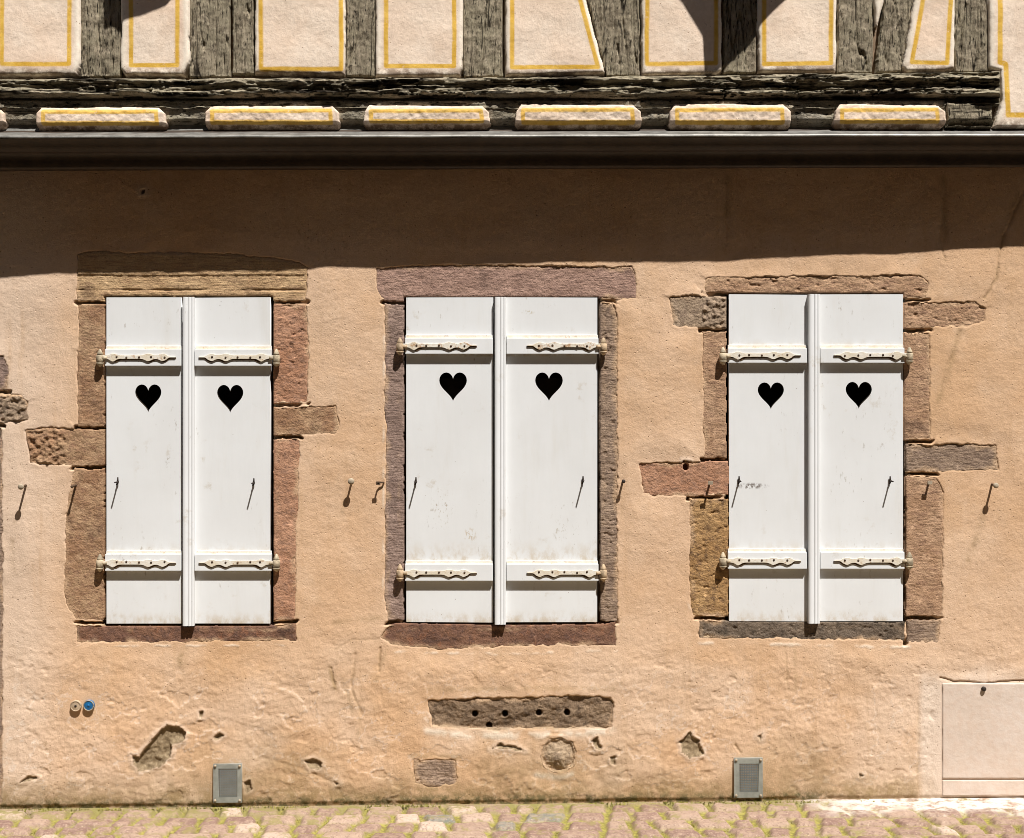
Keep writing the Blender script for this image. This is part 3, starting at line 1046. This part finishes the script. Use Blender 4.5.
# low cushions between the joist ends
CUSH = [(-45, 5, 106, 131), (35, 166, 106, 132), (204, 340, 105, 131), (363, 491, 105, 130), (515, 642, 104, 131), (669, 792, 104, 131), (834, 947, 104, 130)]
for i, (x0, x1, y0, y1) in enumerate(CUSH):
    j = [RNG.uniform(-1.2, 1.2) for _ in range(8)]
    PCU = .172
    poly = [(x0 + 6, y0 + j[0]), (x1 - 8, y0 + j[1] * .6), (x1 - 1, y0 + 7), (x1, y1 - 6), (x1 - 5, y1 - 1 + j[2] * .5), (x0 + 3, y1 + j[3] * .6), (x0, y1 - 7), (x0 + 1, y0 + 7)]
    w = PP(poly, PCU)
    lpx = np.vstack([PP([(x0 + 8, y0 + 6), (x1 - 10, y0 + 5.5), (x1 - 9, y1 - 9), (x0 + 8, y1 - 9)], PCU), PP([(x0 + 8, y0 + 6)], PCU)])
    zb, zt = w[:, 1].min(), w[:, 1].max()

    def attrs(X, Z, sd, lpx=lpx, i=i, zb=zb):
        wob = .003 * fbm(X * 14, Z * 14, 3, 300 + i)
        d = local(line_d, X + wob, Z + wob, lpx, .1)
        return {'line': .92 * sstep(.0105, .0065, d), 'rim': 0 * sd, 'low_tone': .75 * sstep(.040, .022, Z - zb) + .25}

    def rough(X, Z, sd, i=i, zb=zb, zt=zt):
        t = (Z - zb) / (zt - zb)
        return .005 * fbm(X * 8, Z * 12, 3, 310 + i) + .003 * fbm(X * 45, Z * 45, 3, 320 + i)
    def bevel_(X, Z, sd, zb=zb, zt=zt):
        t = (Z - zb) / (zt - zb)
        return -.050 * np.clip(1 - t / .36, 0, 1) - .010 * np.clip((t - .78) / .22, 0, 1)
    slab('infill_panel', w, PCU, M_INFILL, house, shape=bevel_, step=.0032, r=.008, depth=.10, rough=rough, edge=.003, efreq=12, attrs=attrs)

# ------------------------------------------------------------------ cornice and its zinc flashing
xs = np.concatenate([np.linspace(-4.6, -2.4, 12)[:-1], np.arange(-2.4, 2.4, .02), np.linspace(2.4, 4.6, 12)])


def lip_scale(x):
    # the moulding leans out a little more at the left end
    t = np.interp(x, [-4.6, -2.13, -.9, 0, .6, 1.5, 2.13, 4.6], [1.13, 1.12, 1.085, 1.035, 1.015, .965, .90, .88])
    return t + .006 * noise(x * 2.3, x * 0, 401) + .002 * noise(x * 11, x * 0, 403)


def extrude_profile(name, prof, mat, parent, wob=0.0, seed=0, dz=0.0):
    """prof: list of (py seen at the picture's centre line, p)"""
    rows = []
    for k, (py, p) in enumerate(prof):
        sc = lip_scale(xs)
        pp = p * sc if p > .03 else np.full(xs.shape, p)
        z = EYE + (419 - py) * (D - p) / D / S + np.interp(xs, [-2.13, 2.13], [-.006, .010]) + dz
        z = z + wob * noise(xs * 6 + k * .13, xs * 0 + k * .07, seed)
        rows.append((xs, -pp, z))
    X = np.array([r[0] for r in rows])
    Y = np.array([r[1] for r in rows])
    Zz = np.array([r[2] for r in rows])
    return link(name, grid_mesh(X, Y, Zz), mat, parent)


corn = extrude_profile('cornice', [(120, -.03), (128, .10), (138.3, .217), (139, .213), (140, .206), (146, .192), (151.5, .180), (152, .168), (153.5, .156), (157, .146), (161, .142), (166, .140),
                                   (168.5, .134), (169, .118), (169.5, .02), (170, -.03)], M_CORNICE, house, .0012, 405)
extrude_profile('flashing', [(124, .108), (128, .116), (131.5, .130), (135, .208), (136, .2235), (137.6, .2240), (138.3, .2225), (138.0, .2185)], M_ZINC, corn, .0016, 407)

# eaves far above, plus added unseen plates cut to cast pointed shadows below
roof = boxes('roof', [(-4.8, 4.8, -5.2, -4.6, 5.3, 5.4)], M_CORNICE, house, bevel=0)
bm = bmesh.new()
prof = [(.42, 5.12), (.42, 5.22), (-2.4, 7.4), (-5.2, 5.22), (-5.2, 5.12), (-2.4, 7.25)]
vs = [[bm.verts.new((x, -p, z)) for p, z in prof] for x in (-4.8, 4.8)]
for k in range(6):
    bm.faces.new((vs[0][k], vs[0][(k + 1) % 6], vs[1][(k + 1) % 6], vs[1][k]))
bm.faces.new((vs[0][0], vs[0][1], vs[0][2], vs[0][5])); bm.faces.new((vs[0][2], vs[0][3], vs[0][4], vs[0][5]))
bm.faces.new((vs[1][5], vs[1][2], vs[1][1], vs[1][0])); bm.faces.new((vs[1][5], vs[1][4], vs[1][3], vs[1][2]))
bmesh.ops.recalc_face_normals(bm, faces=bm.faces)
me = bpy.data.meshes.new('m'); bm.to_mesh(me); bm.free()
bpy.data.objects.remove(roof)
link('roof', me, M_CORNICE, house)

PLATE = .46


def shade_to_plate(px, py):
    x, z = P(px, py, PI)
    dp = PLATE - PI
    return (x + .55 * dp, z + 2.1 * dp)


for pts in ([(708, 74), (725, 55), (740, 39), (784, -6), (840, -62), (840, -230), (640, -230), (640, -55), (686, -6), (705, 28)],
            [(108, 8), (119, 7), (122, 12), (142, 7), (168, -4), (215, -60), (215, -230), (60, -230), (60, -90), (107, -30)]):
    outline_solid('shadow_caster', [[shade_to_plate(*q) for q in pts]], PLATE - .02, PLATE + .02, M_CORNICE, house)
    xm = shade_to_plate((pts[0][0] + 15), 0)[0]
    boxes('shadow_caster', [(xm - .05, xm + .05, .10, PLATE - .021, 4.50, 4.62)], M_CORNICE, house)

# ------------------------------------------------------------------ house across the narrow street (behind the camera): added to shade the street and cut ambient light
opp = thing('house', (0, -7.3, 0), 'unseen tall plastered house added across the narrow street to shade it', 'house')
HO = 12.0
boxes('wall', [(-16, 16, 7.3, 15.0, -.2, HO)], mat_plain('added_house_plaster', c(.36, .27, .18), .95, .1), opp, bevel=0)
bm = bmesh.new()
prof = [(6.9, HO - .1), (6.9, HO + .05), (11.1, HO + 2.6), (15.4, HO + .05), (15.4, HO - .1), (11.1, HO + 2.4)]
vs = [[bm.verts.new((x, -p, z)) for p, z in prof] for x in (-16.2, 16.2)]
for k in range(6):
    bm.faces.new((vs[0][k], vs[0][(k + 1) % 6], vs[1][(k + 1) % 6], vs[1][k]))
for q in vs:
    bm.faces.new((q[0], q[1], q[2], q[5])); bm.faces.new((q[2], q[3], q[4], q[5]))
bmesh.ops.recalc_face_normals(bm, faces=bm.faces)
me = bpy.data.meshes.new('m'); bm.to_mesh(me); bm.free()
link('roof', me, M_CORNICE, opp)  # roof of the added unseen house
for fl_ in range(4):
    for k in range(-5, 6):
        xw, zw = k * 2.6, .9 + fl_ * 2.8
        boxes('window', [(xw - .55, xw + .55, 7.26, 7.32, zw, zw + .08), (xw - .55, xw + .55, 7.26, 7.32, zw + 1.42, zw + 1.5), (xw - .55, xw - .47, 7.265, 7.32, zw + .08, zw + 1.42), (xw + .47, xw + .55, 7.265, 7.32, zw + .08, zw + 1.42),
                         (xw - .47, xw + .47, 7.285, 7.32, zw + .08, zw + 1.42)], [M_REVEAL, M_SASH], opp, bevel=0, mi=[0, 0, 0, 0, 1])

# ------------------------------------------------------------------ shutters
def heart(cx, cy, w, hh):
    """outline of the cut-out, centre and size in px -> world ring"""
    pts = []
    for k in range(48):
        t = k / 48 * 2 * math.pi
        x = 16 * math.sin(t) ** 3
        y = 13 * math.cos(t) - 5 * math.cos(2 * t) - 2 * math.cos(3 * t) - math.cos(4 * t)
        # straighter flanks and a sharper tip, as sawn
        pts.append((cx + x / 32.0 * w, cy - (y + 2.6) / 29.0 * hh))
    return [P(a, b) for a, b in pts]


def strap_outline(x_edge, x_tip, yc):
    """scalloped strap, from the knuckle at x_edge to the pointed tip"""
    n = 60
    up, dn = [], []
    sgn = 1 if x_tip > x_edge else -1
    L = abs(x_tip - x_edge)
    for k in range(n + 1):
        s = k / n * L
        hu, hd = 1.8, 1.9
        for cpos, a, wd in ((.17 * L, 2.4, 3.6), (.64 * L, 2.1, 4.2), (.83 * L, 2.0, 3.8)):
            g = a * math.exp(-((s - cpos) / wd) ** 2)
            hu += g * .75
            hd += g * 1.15
        if s > .885 * L:
            f = max(.30, 1 - (s - .885 * L) / (.05 * L))
            hu *= f
            hd *= f
        hw = 1
        x = x_edge + sgn * s
        up.append(P(x, yc - hu))
        dn.append(P(x, yc + hd))
    return up + dn[::-1]


WIN = {
    'one': dict(panels=((105.5, 181.5), (194, 271)), y=(297.5, 624), ast=(182, 193), hearts=((148, 398.5), (230, 399)), hw=(26, 28), hy=(349, 366), ly=(554, 571),
                hooks=((118, 478, 0), (254, 479, 0)), rust=M_AGED,
                labels=('white heart-cut shutter leaf of leftmost window, hinged beside rough-ended brown quoin block',
                        'white heart-cut shutter leaf of leftmost window, hinged beside reddish sandstone jamb')),
    'two': dict(panels=((405.5, 493), (506, 598)), y=(297.5, 622.5), ast=(494, 505), hearts=((453, 387), (549, 387)), hw=(27.5, 29), hy=(338, 354), ly=(564, 581),
                hooks=((416, 478, 0), (583, 477, 0)), rust=M_RUSTY,
                labels=('white shutter leaf of middle window with scuff marks, on the mauve jamb side',
                        'white shutter leaf of middle window, hinged on the dark grey jamb side')),
    'three': dict(panels=((728.5, 807), (820.5, 904)), y=(294.5, 621.5), ast=(808, 819), hearts=((771, 396), (859, 395.5)), hw=(26, 27), hy=(348, 363), ly=(552, 569),
                  hooks=((739, 477, 0), (890, 477, 0)), rust=M_AGED,
                  labels=('white shutter leaf of rightmost window with dark scrape beside its catch, by golden jamb',
                          'white heart-cut shutter leaf of rightmost window, nearest the pink rendered panel')),
}
PF = -.004        # shutter face
for key, W in WIN.items():
    y0, y1 = W['y']
    for side in (0, 1):
        xa, xb = W['panels'][side]
        xo = xa if side == 0 else xb          # hinge side
        xi = W['ast'][0] if side == 0 else W['ast'][1]   # meeting side
        ox, oz = P((xa + xb) / 2, y1)
        root = thing('window_shutter', (ox, 0, oz), W['labels'][side], 'shutter', 'heart-cut window shutters')
        ea, eb = (xa + .7, W['ast'][0] - .8) if side == 0 else (W['ast'][0] + 3, xb - .7)
        ring = [P(ea, y0 + RNG.uniform(-.4, .4)), P(eb, y0 + RNG.uniform(-.4, .4)), P(eb, y1 + RNG.uniform(-.4, .4)), P(ea, y1 + RNG.uniform(-.4, .4))]
        outline_solid('panel', [ring, heart(*W['hearts'][side], *W['hw'])], PF - .022, PF, M_PANEL, root, bevel=.0004)
        pm = root.children[0].data
        pm.materials.append(M_SASH)
        pco = np.empty(len(pm.vertices) * 3, np.float32)
        pm.vertices.foreach_get('co', pco)
        pz = pco.reshape(-1, 3)[:, 2]
        at = pm.attributes.new('height', 'FLOAT', 'POINT')
        at.data.foreach_set('value', ((pz - pz.min()) / np.ptp(pz)).astype(np.float32))
        hcx, hcz = P(*W['hearts'][side])
        for f in pm.polygons:
            if abs(f.normal.y) < .5 and abs(f.center.x + ox - hcx) < .08 and abs(f.center.z + oz - hcz) < .08:
                f.material_index = 1
        for kk, (ya, yb) in enumerate((W['hy'], W['ly'])):
            x0, x1 = (xa - .5, W['ast'][0] - 1) if side == 0 else (W['ast'][1] + 1.5, xb + .5)
            wx0, wz1 = P(x0, ya, .016)
            wx1, wz0 = P(x1, yb, .016)
            lip = P(0, ya - 3.2, .005)[1]
            rail = boxes('rail', [(wx0, wx1, PF + .0005, .017, wz0, wz1), (wx0 + .001, wx1 - .001, PF + .001, .004, wz1 - .004, lip)], [M_PAINT, M_AGED], root, bevel=.0022, mi=[0, 1])
            yc = (ya + yb) / 2 - .3
            sg = 1 if side == 0 else -1
            tip = xo + sg * 71
            outline_solid('dark_backing', [[(q[0], q[1] - .0036) for q in strap_outline(xo - sg * 1, tip - sg * .5 + sg * 1, yc)]], .0172, .0192, M_SEAM, rail)  # dark under-plate, offset down: paints rust bleed and the strap's shadow line
            strap = outline_solid('strap_hinge', [strap_outline(xo - sg * 4, tip, yc)], .0193, .0230, W['rust'] if kk == 0 else M_AGED, rail, bevel=.0008)
            # bolts
            for f_ in (.20, .33, .50, .66, .84):
                bx, bz = P(xo - sg * 4 + sg * 75 * f_, yc + RNG.uniform(-.5, .5), .025)
                tubes('bolt', [([(bx, -.0228, bz), (bx, -.0246, bz), (bx, -.0256, bz)], [.0046, .0040, .002])], M_IRON, rail, 10)
            # knuckle that sits on the pintle
            kx, kz = P(xo - sg * 5.5, yc + 1, .018)
            tubes('knuckle', [([(kx + sg * .030, -.0205, kz), (kx + sg * .010, -.020, kz)], .0075), ([(kx, -.018, kz - .017), (kx, -.018, kz - .014), (kx, -.018, kz + .010), (kx, -.018, kz + .013)], [.013, .0155, .0155, .013])], M_PIN if key != 'two' else M_PINR, rail, 14)
            # pintle: cone finial on a pin whose spike is driven into the jamb
            tubes('hinge_pin', [([(kx - sg * .006, .03, kz - .024), (kx - sg * .003, -.008, kz - .026), (kx, -.018, kz - .028), (kx, -.018, kz - .026), (kx, -.018, kz - .019), (kx, -.018, kz - .0175), (kx, -.018, kz + .0133),
                                  (kx, -.018, kz + .0138), (kx, -.018, kz + .018), (kx, -.018, kz + .031), (kx, -.018, kz + .038)],
                                 [.0065, .0065, .008, .013, .017, .006, .006, .0120, .0125, .0070, .0030])], M_PIN if key != 'two' else M_PINR, surround[key], 14)
        if side == 1:
            # meeting strip: moulded bead that covers the joint
            z0, z1 = P(0, y1 + 2, .02)[1], P(0, y0 - .5, .02)[1]
            x0, x1 = P(W['ast'][0] + .6, 0, .02)[0], P(W['ast'][1] + .8, 0, .02)[0]
            wd = x1 - x0
            prof = [(0, PF + .0006), (0, .020), (.004, .024), (.018, .024), (.0195, .0205), (.022, .0205), (.0235, .024), (.032, .024), (.0335, .0205), (.036, .0205), (.0375, .022), (wd - .002, .022), (wd, .019), (wd, PF + .0006)]
            X_ = np.array([[x0 + q[0]] * 2 for q in prof]); Y_ = np.array([[-q[1]] * 2 for q in prof]); Z_ = np.array([[z0, z1]] * len(prof))
            me = grid_mesh(X_, Y_, Z_)
            bm = bmesh.new(); bm.from_mesh(me)
            bmesh.ops.holes_fill(bm, edges=[e for e in bm.edges if e.is_boundary])
            bmesh.ops.recalc_face_normals(bm, faces=bm.faces)
            bm.to_mesh(me); bm.free()
            link('meeting_strip', me, M_PAINT, root)
        # catch: a little pin with an eye, standing out from the leaf
        hx, hy, _ = W['hooks'][side]
        a, b = P(hx, hy + 4)
        tubes('catch', [([(a, .01, b), (a, -.048, b)], .0030), ([(a, -.004, b - .004), (a, -.004, b + .020)], [.0045, .003]),
                        ([(a - .004, -.006, b - .012), (a + .003, -.007, b + .004)], .0035)], M_DARKIRON, root)

# ------------------------------------------------------------------ hooks and pegs in the wall
HOOKS = [
    # px, py, length, head radius, head material, kind, label
    (26, 485, .058, .013, M_PALEIRON, 'disc', 'pale-headed peg in the plaster at far left with long shadow'),
    (75.5, 485, .045, .006, M_IRON, 'disc', 'thin rusty peg in the brown jamb at left edge of leftmost window'),
    (352, 480, .032, .014, M_PALEIRON, 'disc', 'pale round-headed peg in the plaster between leftmost and middle windows'),
    (379, 483, .036, .008, M_IRON, 'ell', 'small bent iron hook in the plaster touching mauve jamb of middle window'),
    (623, 480, .030, .008, M_DARKIRON, 'disc', 'short dark peg in the plaster right of the grey jamb'),
    (710, 482, .042, .008, M_PALEIRON, 'flag', 'peg with pale tip in the red block left of rightmost window'),
    (929, 482, .024, .008, M_PALEIRON, 'flag', 'short peg with pale tip in the tan jamb right of rightmost window'),
    (992, 484, .045, .012, M_PALEIRON, 'disc', 'pale-headed peg alone in the plaster at far right'),
]
for px, py, ln, hr, hm, kind, lab in HOOKS:
    a, b = P(px, py)
    root = thing('wall_peg', (a, 0, b), lab, 'wall peg', 'iron pegs in the wall that hold shutters open')
    dz = -.004
    if kind == 'ell':
        tubes('shank', [([(a + .020, .02, b + .002), (a + .019, -.006, b + .002), (a + .006, -.010, b + .003), (a, -.014, b), (a, -ln, b)], .0035)], M_IRON, root)
        boxes('head', [(a - .009, a + .009, ln - .004, ln, b - .006, b + .008)], hm, root, bevel=.001)
    else:
        tubes('shank', [([(a, .03, b), (a, -ln, b + dz)], [.0048, .0042])], M_IRON, root)
        if kind == 'disc':
            tubes('head', [([(a, -ln + .001, b + dz), (a, -ln - .003, b + dz), (a, -ln - .008, b + dz), (a, -ln - .011, b + dz)], [hr * .8, hr, hr * .9, hr * .45])], hm, root, 14)
        else:
            boxes('head', [(a - .014, a + .006, ln, ln + .005, b - .009, b + .006)], hm, root, bevel=.001)

# ------------------------------------------------------------------ ventilation grilles
for (x0, y0, x1, y1, mx0, my0, mx1, my1, lab) in (
        (213, 764, 242, 803, 218.5, 769, 237, 797, 'grey metal air vent low on wall below leftmost window'),
        (734, 758, 763, 798, 739.5, 764, 758.5, 792, 'pale grey metal air vent low on wall below rightmost window')):
    pf = .012
    ax, az1 = P(x0, y0, pf)
    bx, az0 = P(x1, y1, pf)
    mx, mz1 = P(mx0, my0, pf)
    nx, mz0 = P(mx1, my1, pf)
    root = thing('air_vent', ((ax + bx) / 2, 0, az0), lab, 'air vent', 'air vents at the foot of the wall')
    outline_solid('frame', [[(ax, az0), (bx, az0 + .001), (bx - .001, az1), (ax + .001, az1 - .001)], [(mx, mz0), (nx, mz0), (nx, mz1), (mx, mz1)]], -.01, pf, M_VENT, root, bevel=.001)
    lst = []
    nxn, nzn = 11, 17
    for k in range(1, nxn):
        q = mx + (nx - mx) * k / nxn
        lst.append((q - .0013, q + .0013, .006, .0105, mz0 - .002, mz1 + .002))
    for k in range(1, nzn):
        q = mz0 + (mz1 - mz0) * k / nzn
        lst.append((mx - .002, nx + .002, .0062, .0100, q - .0013, q + .0013))
    boxes('mesh', lst, M_MESH, root, bevel=0)
    boxes('dark_backing', [(mx - .003, nx + .003, -.012, -.004, mz0 - .003, mz1 + .003)], M_BLACK, root, bevel=0)
    for sx, sz in ((ax + .009, az0 + .010), (bx - .010, az0 + .010), (ax + .009, az1 - .008), (bx - .010, az1 - .008)):
        tubes('screw', [([(sx, -pf + .001, sz), (sx, -pf - .004, sz), (sx, -pf - .006, sz)], [.0058, .0055, .003])], M_PALEIRON, root, 10)

# ------------------------------------------------------------------ two round markers
M_BLUE = mat_plain('blue_plastic', c(.010, .13, .33), .45, .5, .25)
M_BEIGE = mat_plain('beige_plastic', c(.50, .38, .26), .55, .3, .3)
for px, py, m, lab in ((75, 706.5, M_BEIGE, 'small round beige marker disc on the plaster beside the blue one'), (88, 706, M_BLUE, 'small round bright blue marker disc low on the plaster')):
    a, b = P(px, py, .02)
    root = thing('marker_disc', (a, 0, b), lab, 'marker', 'round markers on the plaster')
    tubes('cap', [([(a, .02, b), (a, -.009, b), (a, -.0115, b), (a, -.0125, b)], [.0230, .0230, .0215, .0190])], m, root, 24)
    # raised rim and central screw
    bm = bmesh.new()
    ring = []
    for k in range(25):
        t = k / 24 * 2 * math.pi
        ring.append((a + .0205 * math.cos(t), -.0125, b + .0205 * math.sin(t)))
    tubes('rim', [(ring, .0022)], M_PALEIRON if m is M_BLUE else M_BEIGE, root, 6)
    tubes('screw', [([(a, -.012, b), (a, -.0145, b)], [.0055, .0045])], M_BLUE if m is M_BLUE else M_DARKIRON, root, 10)
    bm.free()

# ------------------------------------------------------------------ smooth rendered hatch at the right
n = NT('smooth_pink_render', .92, .15)
cl = n.mix(n.ramp(n.noise(3, 5, .6), .35, .65), c(.61, .505, .425), c(.65, .555, .485))
cl = n.mix(n.ramp(n.noise(40, 4, .6), .4, .65, 0, .25), cl, c(.54, .38, .28))
cl = n.mix(n.ramp(n.noise(9, 5, .7, n.map((2, 1, .5))), .58, .72, 0, .4), cl, c(.72, .64, .56))
n.bump(n.noise(80, 4, .6), .003, .4)
n.bump(n.noise(5, 2, .5), .008, .5)
M_HATCH = n.done(cl)
hx0, hz1 = P(942.5, 683, .012)
hx1 = P(1092, 0, .012)[0]
hz0 = P(0, 779.5, .012)[1]
root = thing('access_panel', ((hx0 + hx1) / 2, 0, hz0), 'smooth pale pink rendered access panel at lower right with one bolt', 'access panel')


def hr_(X, Z, sd):
    return .0015 * fbm(X * 5, Z * 5, 3, 501) + .0005 * fbm(X * 40, Z * 40, 3, 503)


slab('cover', np.array([(hx0, hz0), (hx1, hz0), (hx1, hz1 + .01), (hx0 + .3, hz1 - .001), (hx0, hz1)]), .005, M_HATCH, root, step=.005, r=.004, depth=.03, rough=hr_, edge=.001)
slab('plinth', np.array([(hx0, .028), (hx1, .030), (hx1, hz0 - .004), (hx0, hz0 - .001)]), .0045, M_HATCH, root, step=.005, r=.004, depth=.03,
     rough=lambda X, Z, sd: .003 * fbm(X * 9, Z * 9, 3, 505), edge=.002)
a, b = P(984, 689, .012)
tubes('bolt', [([(a, 0, b), (a, -.014, b), (a, -.017, b)], [.0095, .0095, .006])], M_DARKIRON, root, 14)

# ------------------------------------------------------------------ street: cobbles near the wall, one sheet to the horizon
xs = np.concatenate([np.array([-200, -60, -20, -8, -4.5]), np.arange(-2.7, 2.7, .0065), np.array([2.7, 4.5, 8, 20, 60, 200])])
ys = np.concatenate([np.array([3.0, .3]), -np.arange(-.03, 1.05, .0065), -np.array([1.05, 1.5, 3, 6, 12, 30, 80, 200])])
X, Yg = np.meshgrid(xs, ys)
Dp = -Yg
wx = X + .030 * fbm(X * 3, Dp * 3, 3, 601)
wy = Dp + .030 * fbm(X * 2.1, Dp * 2.1, 3, 603) + .008 * fbm(X * 9, Dp * 9, 3, 605) + .03 * X * 0
RH = .118
row = np.floor((wy - .02) / RH).astype(int)
fy = (wy - .02) / RH - row
edge_x = np.full(X.shape, 1.0)
cell = np.zeros(X.shape)
blue = np.zeros(X.shape)
for r in range(-1, 10):
    rg = np.random.default_rng(700 + r)
    bx = -3.2 + rg.uniform(0, .15)
    xsb = [bx]
    while xsb[-1] < 3.2:
        xsb.append(xsb[-1] + rg.choice([.095, .11, .125, .14, .155, .18]) * rg.uniform(.92, 1.08))
    xsb = np.array(xsb)
    tone = rg.random(len(xsb) + 1)
    bl = np.zeros(len(xsb) + 1)
    for bxx, bd in ((-.281, .226), (.14, .226), (-.01, .36)):
        if int(math.floor((bd - .02) / RH)) == r:
            bl[np.searchsorted(xsb, bxx)] = 1
    m = row == r
    if not m.any():
        continue
    xx = wx[m] + (fy[m] - .5) * .02 * np.sin(wx[m] * 7)
    i = np.clip(np.searchsorted(xsb, xx), 1, len(xsb) - 1)
    edge_x[m] = np.minimum(xx - xsb[i - 1], xsb[i] - xx)
    cell[m] = tone[i]
    blue[m] = bl[i]
inner = (row >= 0) & (row < 9) & (np.abs(X) < 2.75)
ed = np.minimum(edge_x, np.minimum(fy, 1 - fy) * RH) + .006 * fbm(X * 25, Dp * 25, 3, 607)
top = sstep(.004, .026, ed)
h = -.020 * (1 - top) + .004 * fbm(X * 12, Dp * 12, 3, 609) * top + .006 * (cell - .5) * top
joint = sstep(.016, .008, ed)
h = np.where(inner, h, -.004)
joint = np.where(inner, joint, .25)
foot = sstep(.05, .01, Dp + .02 * fbm(X * 7, X * 0, 3, 611))
film = np.clip(sstep(.20, .02, Dp + .10 * fbm(X * 3, Dp * 3, 3, 613)), 0, 1)
dust = sstep(P(800, 0)[0], P(860, 0)[0], X + .15 * fbm(X * 3, Dp * 5, 3, 615)) * sstep(.26, .14, Dp + .12 * fbm(X * 4, Dp * 4, 3, 617))
dust = np.where(np.abs(X) < 2.75, dust, 0)
h = h * (1 - .75 * dust)
slope = .011 * np.clip(X, -8, 8)
cell = np.where(inner, cell, .5)
me = grid_mesh(X, Yg, slope + h, None, {'cell': cell, 'joint': joint * (1 - .8 * dust), 'blue': blue * inner, 'film': film * (1 - dust), 'dust': dust})
street = link('cobbled_street', me, M_STREET if False else mat_street(), None, smooth=True)
tag(street, kind='structure')

# moss and small weeds in the joints and along the foot of the wall
rg = np.random.default_rng(77)
V, F = [], []


def blade(x, y, z, hgt, wd, ang, lean):
    k = len(V)
    dx, dy = math.cos(ang) * wd, math.sin(ang) * wd
    lx, ly = math.cos(ang + 1.57) * lean, math.sin(ang + 1.57) * lean
    V.extend([(x - dx, y - dy, z), (x + dx, y + dy, z), (x + dx * .6 + lx * .5, y + dy * .6 + ly * .5, z + hgt * .6), (x + lx, y + ly, z + hgt)])
    F.append((k, k + 1, k + 2)); F.append((k, k + 2, k + 3))


jm = (joint > .8) & inner & (dust < .3) & (Dp > .0) & (Dp < .75) & (fbm(X * 5, Dp * 5, 3, 619) > .0)
jy, jx = np.nonzero(jm)
sel = rg.choice(len(jy), min(5000, len(jy)), replace=False)
for q in sel:
    x, y = X[jy[q], jx[q]] + rg.uniform(-.004, .004), Yg[jy[q], jx[q]] + rg.uniform(-.004, .004)
    z = slope[jy[q], jx[q]] + h[jy[q], jx[q]]
    blade(x, y, z - .002, rg.uniform(.003, .009), rg.uniform(.0015, .004), rg.uniform(0, 6.28), rg.uniform(-.006, .006))
for q in range(1700):
    x = rg.uniform(-2.2, 1.5)
    if noise(np.array(x * 3.0), np.array(.5), 621) < -.05:
        continue
    blade(x, -abs(rg.normal(0, .018)) - .006, .011 * x - .006, rg.uniform(.003, .012), rg.uniform(.002, .004), rg.uniform(0, 6.28), rg.uniform(-.008, .008))
me = bpy.data.meshes.new('m')
me.from_pydata(V, [], F)
n = NT('moss_green', .85, .2)
M_MOSS = n.done(n.mix(n.ramp(n.noise(12, 3), .35, .65), c(.15, .14, .03), c(.28, .25, .055)))
tag(link('moss', me, M_MOSS, None), kind='stuff')
